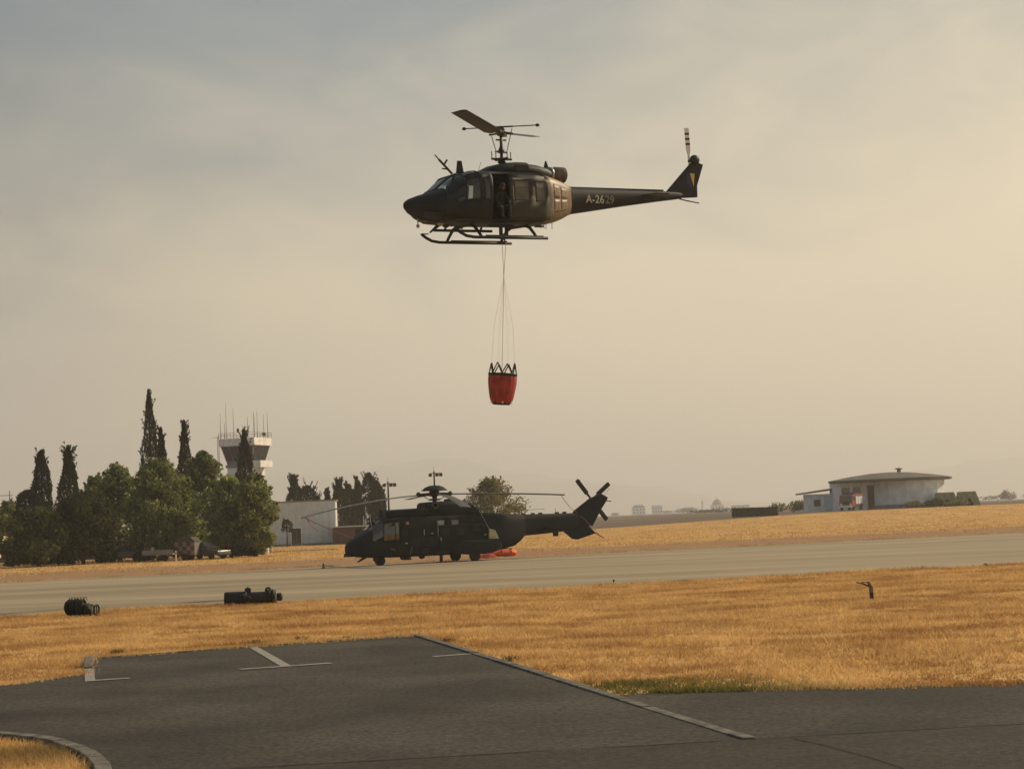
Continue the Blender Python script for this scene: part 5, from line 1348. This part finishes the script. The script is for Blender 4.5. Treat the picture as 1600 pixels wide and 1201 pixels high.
car('grey car at the far left under the low pine', OG(38, 158), R(8), M['car_grey'])
tk = thing('flat_trailer', 'low grey flat trailer left of the chequered trailer', 'trailer', OG(250, 149.5), (0, 0, R(-5)))
MB().box((0, 0, .62), (2.6, 1.4, .12)).build('deck', M['roofgrey'], tk); MB().box((0, -.7, .82), (2.6, .05, .32)).build('side_board', M['roofgrey'], tk); MB().box((-.9, 0, .95), (.6, .9, .5)).build('crate', M['car_grey2'], tk, bevel=.02)
for s_ in (-1, 1): wheel(tk, (.2, s_ * .7, .28), .28, .16)
dn = thing('dark_container', 'dark green container at the right end of the pine belt', 'container', OG(413, 178), (0, 0, R(5)))
MB().box((0, 0, 1.35), (1.4, 1.6, 1.7)).build('box_body', M['bush_leaf'] if False else mat('dark_green_paint', (0.022, 0.032, 0.028), .6, var=.2), dn, bevel=.03)
for k in range(5): MB().box((-.56 + .28 * k, -.82, 1.35), (.12, .05, 1.5)).build('rib', M['puma'], dn)
for x_ in (-.5, .5): MB().box((x_, 0, .25), (.18, 1.3, .5)).build('leg', M['black'], dn)
bx_ = thing('white_gas_bottle', 'small white drum on the grass below the dark green container', 'drum', OG(416, 172))
MB().lathe([(.28, 0), (.3, .05), (.3, .55), (.22, .68), (.08, .72), (.08, .8)], (0, 0, 0), 14).build('drum_body', M['white'], bx_, auto=40); MB().lathe([(.31, .3), (.31, .36)], (0, 0, 0), 14).build('hoop', M['roofgrey'], bx_)
# lit building at the left edge
le = thing('cream_building', 'cream sunlit building peeping out at the left edge below the pines', 'building', OG(-12, 215), (0, 0, R(-25)))
MB().box((0, 0, 1.9), (4.6, 6, 3.8)).build('wall', mat('cream_plaster', (0.66, 0.60, 0.34), .85, var=.08, scale=1), le)
MB().box((0, 0, 3.95), (5.4, 6.8, .3)).build('roof', M['roofgrey'], le)
for k in range(4): MB().box((2.33, -2.3 + 1.5 * k, 1.9), (.12, .16, 3.6)).build('pilaster', M['plaster'], le)
MB().box((0, -3.06, 1.7), (1.2, .1, 1.4)).build('window', M['cabglass'], le)
ae = thing('roof_aerial', 'thin aerial mast at the left edge above the pines', 'aerial', OG(17, 225)); ah = P(16, 766, 225).z
q = MB(); q.tube([(0, 0, 0), (0, 0, ah)], [.12, .04], 6); q.build('pole', M['darkmetal'], ae)
for z_, l_ in ((ah - .6, 1.4), (ah - 1.6, 1.0)): MB().bar((-l_ - .8, 0, z_), (l_ * .3, 0, z_), .06).build('boom', M['darkmetal'], ae)
# low bushes fringing the belt
for i, (px, w, h) in enumerate(((20, 50, 30), (92, 50, 22), (165, 40, 20), (226, 36, 20), (362, 50, 22), (392, 50, 22))):
    bush(px, 154 + i % 3, w, h, ['low dark bush at the left end of the belt', 'low bush left of the bare pine trunk', 'low bush right of the bare pine trunk', 'low bush below the broad pine', 'low bush right of the dark car', 'low bush in front of the rightmost pine'][i], n=1400, group='bushes under the pines', size=.3)

# ---------------------------------------------------------------- round building on the right
RD = 330; rb = OG(1418, RD)
rbld = thing('round_building', 'white round airfield building with a wide shallow overhanging roof', 'building', rb)
M['whitewash'] = mat('whitewashed_wall', (0.74, 0.77, 0.77), .85, var=.12, scale=.8)  # plain whitewash of the round building and annex
rad = 7.0; NS = 14
for k in range(NS):
    a0, a1 = 2 * math.pi * k / NS, 2 * math.pi * (k + 1) / NS; g_ = .0015
    pts = [(rad * math.cos(a), rad * math.sin(a)) for a in (a0 + g_, a1 - g_)] + [((rad - .25) * math.cos(a), (rad - .25) * math.sin(a)) for a in (a1 - g_, a0 + g_)]
    MB().slab(pts, -.3, 5.2).build('wall_panel', M['whitewash'], rbld)
core = MB().lathe([(rad - .26, -.3), (rad - .26, 5.2)], (0, 0, 0), NS).build('inner_wall', M['whitewash'], rbld)
MB().lathe([(rad + .05, -.2), (rad + .05, .7)], (0, 0, 0), 28).build('plinth', M['roofgrey'], rbld)
wg = MB().box((-8.2, 1.2, 2.45), (10.2, 7.0, 5.3)).build('wing_wall', M['whitewash'], rbld)
for x_, w_ in ((-11.6, 1.5), (-9.6, 1.5)): 
    fr_ = MB().box((x_, -2.33, 3.5), (w_ + .24, .06, 1.5)).build('window_frame', M['plaster'], rbld); MB().box((x_, -2.38, 3.5), (w_, .05, 1.26)).build('window', M['cabglass'], rbld)
MB().box((-6.9, -2.36, 2.2), (1.5, .08, 4.4)).build('door', M['puma'], rbld)
for x_ in (-8.2, -12.6, -10.6): MB().box((x_, -2.34, 2.6), (.5, .1, 5.0)).build('pilaster', M['plaster'], rbld)
M['darkroof'] = mat('weathered_dark_roof', (0.115, 0.105, 0.095), .85, var=.2, scale=.5)
rm = MB(); NR = 12; ex0 = -2.9
ringp = lambda s_, z_: [((11.4 * math.cos(2 * math.pi * j / NR)) * s_ + ex0, (8.6 * math.sin(2 * math.pi * j / NR)) * s_, z_) for j in range(NR)]
vs = ringp(.97, 4.95) + ringp(1.0, 5.10) + ringp(1.0, 5.42) + ringp(.70, 6.0) + ringp(.32, 6.52) + ringp(.02, 6.66)
rm.add(vs, [(i * NR + j, i * NR + (j + 1) % NR, (i + 1) * NR + (j + 1) % NR, (i + 1) * NR + j) for i in range(5) for j in range(NR)] + [tuple(range(NR))[::-1], tuple(5 * NR + j for j in range(NR))])
rm.build('roof', M['darkroof'], rbld, auto=12)
q = MB(); q.lathe([(.35, 6.6), (.35, 7.1), (.75, 7.15), (.7, 7.3), (0, 7.45)], (-1.2, 0, 0), 14); q.build('roof_vent', M['roofgrey'], rbld, auto=40)
an = thing('annex_building', 'small grey annex with a sloping flat roof left of the round building', 'building', OG(1284, 335))
MB().box((0, 0, 1.55), (5.8, 5, 3.3)).build('wall', M['whitewash'], an)
MB().prism([(-4.2, 3.2), (4.2, 4.1), (4.2, 4.45), (-4.2, 3.5)], -3.2, 3.2).build('roof', M['roofgrey'], an)
MB().box((-1.2, -2.54, 1.6), (1.2, .08, 1.2)).build('window', M['cabglass'], an)
MB().box((1.2, -2.53, 1.5), (2.2, .06, 2.8)).build('garage_door', M['pale_clad'], an)
# fire truck
M['firered'] = mat('faded_fire_red', (0.22, 0.055, 0.045), .6, var=.15, scale=2)
ft = thing('fire_truck', 'red fire truck parked nose-out in front of the round building', 'fire truck', OG(1331, 318), (0, 0, R(62)))
cabb = MB().prism([(-3.2, .6), (-3.2, 1.7), (-2.9, 2.7), (-1.5, 2.75), (-1.5, .6)], -1.2, 1.2).build('cab', M['firered'], ft, bevel=.06)
MB().box((.9, 0, 1.85), (4.6, 2.4, 2.0)).build('body', M['firered'], ft, bevel=.05)
MB().box((.9, 0, 2.98), (3.8, 1.6, .3)).build('roof_gear', M['darkmetal'], ft)
MB().add([(-3.2, -1.0, 1.75), (-3.2, 1.0, 1.75), (-2.95, .95, 2.55), (-2.95, -.95, 2.55)], [(0, 1, 2, 3)]).build('windscreen', M['cabglass'], ft, solid=.03)
for s_ in (-1, 1):
    MB().box((-2.3, s_ * 1.21, 2.1), (.9, .03, .7)).build('side_window', M['cabglass'], ft)
    MB().sphere((-3.22, s_ * .85, 1.05), (.08, .2, .2), 10, 6).build('headlight', M['white'], ft)
    for k in range(3): MB().box((-.5 + 1.4 * k, s_ * 1.21, 1.8), (1.25, .03, 1.3)).build('locker_shutter', M['pale_clad'], ft)
    for x_ in (-2.3, 2.0): wheel(ft, (x_, s_ * 1.05, .5), .5, .32)
MB().box((-3.3, 0, .7), (.25, 2.3, .35)).build('bumper', M['white'], ft, bevel=.03); MB().box((.9, 0, .75), (4.5, 2.2, .25)).build('chassis', M['black'], ft)
MB().box((-3.22, 0, 1.35), (.05, 1.2, .45)).build('grille', M['black'], ft)
MB().tube([(-2.2, -.6, 2.82), (-2.2, .6, 2.82)], .1, 8).build('light_bar', M['blue'], ft)
# pale green shelters right of it
M['tarp'] = mat('pale_green_tarpaulin', (0.27, 0.29, 0.16), .8, var=.2, scale=1.5)
for i, (px, w_, lab) in enumerate(((1478, 4.4, 'pale green tarpaulin shelter against the right side of the round building'), (1512, 4.2, 'pale green tarpaulin shelter furthest right, next to open field'))):
    o = thing('tarp_shelter', lab, 'shelter', OG(px, 322), (0, 0, R(-6)), 'green shelters by the round building')
    hgt = 2.5; y0, y1 = -1.8, 1.8
    MB().add([(-w_ / 2, y0, 0), (-w_ * .35, y0, hgt), (w_ * .30, y0, hgt), (w_ / 2, y0, 0), (-w_ / 2, y1, 0), (-w_ * .35, y1, hgt), (w_ * .30, y1, hgt), (w_ / 2, y1, 0), (-w_ * .15, y0, 0), (w_ * .02, y0, hgt * .62), (w_ * .22, y0, 0)],
             [(0, 4, 5, 1), (1, 5, 6, 2), (2, 6, 7, 3), (4, 7, 6, 5), (0, 1, 9, 8), (1, 2, 9), (2, 3, 10, 9)]).build('canvas', M['tarp'], o, solid=.03)
    MB().box((0, .6, .5), (w_ * .7, 1.0, 1.0)).build('stored_gear', M['black'], o)
    for x_ in (-w_ * .35, w_ * .3): MB().tube([(x_, y0 + .1, 0), (x_, y0 + .1, hgt - .04)], .04, 6).build('pole', M['darkmetal'], o)
bush(1432, 318, 42, 12, 'low yellow-green bush against the white drum wall', 'olive_leaf', 900, 'bushes by the round building')
bush(1495, 316, 50, 10, 'pale green shrubs in front of the shelters', 'olive_leaf', 900, 'bushes by the round building')
bush(1459, 317, 30, 15, 'dark green bush between the white wall and the green shelters', 'bush_leaf', 900, 'bushes by the round building')
bush(1240, 350, 70, 22, 'hazy green shrubs left of the annex', 'olive_leaf', 1600, 'bushes by the round building', size=.5)
# clipped dark hedge
hd = thing('hedge', 'dark clipped box-shaped hedge standing in the field left of the annex', 'hedge', OG(1180, 300), (0, 0, R(3)))
hw2, hh2 = 70 * 300 / F_PX, 14 * 300 / F_PX
C = np.stack([rng.uniform(-hw2 / 2, hw2 / 2, 5000), rng.uniform(-.9, .9, 5000), rng.uniform(0.05, hh2, 5000)], -1); keep = (np.abs(C[:, 0]) > hw2 / 2 - .25) | (np.abs(C[:, 1]) > .65) | (C[:, 2] > hh2 - .25); V, T = cards(C[keep], .3); tri_mesh('foliage', V, T, M['cypress_leaf'], hd)
MB().box((0, 0, hh2 / 2 - .1), (hw2 - .3, 1.4, hh2 - .3)).build('twig_core', M['bark'], hd)

# ---------------------------------------------------------------- far across the fields
def block(px, D, wpx, hpx, label, roofkind=0, group='far buildings in the haze'):
    b = OG(px, D); w, h = wpx * D / F_PX, hpx * D / F_PX
    o = thing('far_house', label, 'house', b, group=group)
    MB().box((0, 0, h / 2), (w, w * .7, h)).build('wall', M['plaster'], o)
    if roofkind: MB().prism([(-w / 2 - .3, h), (w / 2 + .3, h), (w * .25, h + w * .16), (-w * .25, h + w * .16)], -w * .4, w * .4).build('roof', M['firered'] if False else M['roofgrey'], o)
    else: MB().box((0, 0, h + .2), (w + .5, w * .7 + .5, .5)).build('roof', M['roofgrey'], o)
    for r_ in range(2):
        for k in range(4): MB().box((-w / 2 + w * (k + .5) / 4, -w * .35 - .03, h * (.3 + .4 * r_)), (w * .10, .1, h * .18)).build('window', M['cabglass'], o)
block(998, 2400, 20, 12, 'left of two hazy boxy houses on the horizon', 1); block(1027, 2400, 16, 13, 'right of two hazy boxy houses on the horizon'); block(1157, 1900, 26, 8, 'low pale building just above the hedge on the horizon')
mo = thing('minaret', 'thin hazy minaret left of the domed mosque on the horizon', 'tower', OG(1098, 2500)); q = MB(); hm_ = 23 * 2500 / F_PX
MB().lathe([(1.6, 0), (1.3, hm_ * .6), (1.8, hm_ * .62), (1.8, hm_ * .66), (1.0, hm_ * .67), (.9, hm_ * .82), (0, hm_)], (0, 0, 0), 12).build('spire', M['plaster'], mo)
MB().lathe([(1.9, hm_ * .64), (1.9, hm_ * .68)], (0, 0, 0), 12).build('balcony', M['roofgrey'], mo)
mq = thing('mosque', 'hazy domed mosque on the horizon left of the hedge', 'mosque', OG(1121, 2450)); mq.scale = (1.45, 1.45, 1.45); MB().box((0, 0, 3.2), (12, 10, 6.4)).build('wall', M['plaster'], mq)
MB().lathe([(4.6, 6.2), (4.4, 8), (3.4, 10), (1.6, 11.3), (.2, 12), (.15, 14)], (0, 0, 0), 20).build('dome', M['roofgrey'], mq, smooth=True)
for k in range(4): MB().box((-4 + 2.7 * k, -5.03, 3.2), (1.0, .1, 2.6)).build('window', M['cabglass'], mq)
bush(1076, 2100, 44, 10, 'hazy trees beside the minaret', 'bush_leaf', 700, 'hazy far trees', size=1.6, name='far_trees', cat='trees')
bush(1140, 2100, 50, 9, 'hazy trees right of the mosque', 'bush_leaf', 700, 'hazy far trees', size=1.6, name='far_trees', cat='trees')
bush(962, 2100, 16, 6, 'small hazy tree left of the two boxy houses', 'bush_leaf', 300, 'hazy far trees', size=1.2, name='far_trees', cat='trees')
bush(1050, 2500, 60, 6, 'flat hazy treeline right of the boxy houses', 'bush_leaf', 700, 'hazy far trees', size=1.6, name='far_trees', cat='trees')
bush(1577, 1100, 26, 20, 'taller hazy tree near the right edge', 'bush_leaf', 900, 'hazy far trees', size=.8, name='far_trees', cat='trees')
bush(1558, 1200, 60, 12, 'low hazy trees right of the green shelters', 'bush_leaf', 900, 'hazy far trees', size=.9, name='far_trees', cat='trees')
bush(1625, 1200, 70, 13, 'hazy trees at the right edge of the field', 'bush_leaf', 900, 'hazy far trees', size=.9, name='far_trees', cat='trees')
bush(850, 260, 60, 16, 'dry brown scrub seen under the parked helicopter tail boom', 'weed', 700, 'scrub in the field', size=.4)
bush(1130, 900, 120, 7, 'long low hazy hedge in front of the mosque', 'bush_leaf', 900, 'hazy far trees', size=.9, name='far_hedge', cat='hedge', dep=8)

# ---------------------------------------------------------------- smoke in the air
hz = MB().box((0, 9000, 208), (26000, 20000, 420))
hm_ = bpy.data.materials.new('smoke_haze'); hm_.use_nodes = True
n_, l_ = hm_.node_tree.nodes, hm_.node_tree.links; n_.clear()
pv = n_.new('ShaderNodeVolumePrincipled'); pv.inputs['Color'].default_value = (0.90, 0.90, 0.90, 1); pv.inputs['Density'].default_value = 0.0003; pv.inputs['Anisotropy'].default_value = 0.25
ou = n_.new('ShaderNodeOutputMaterial'); l_.new(pv.outputs[0], ou.inputs['Volume'])
hzo = tag(hz.build('haze', hm_), 'thin warm smoke haze over the whole airfield', 'haze', kind='stuff')
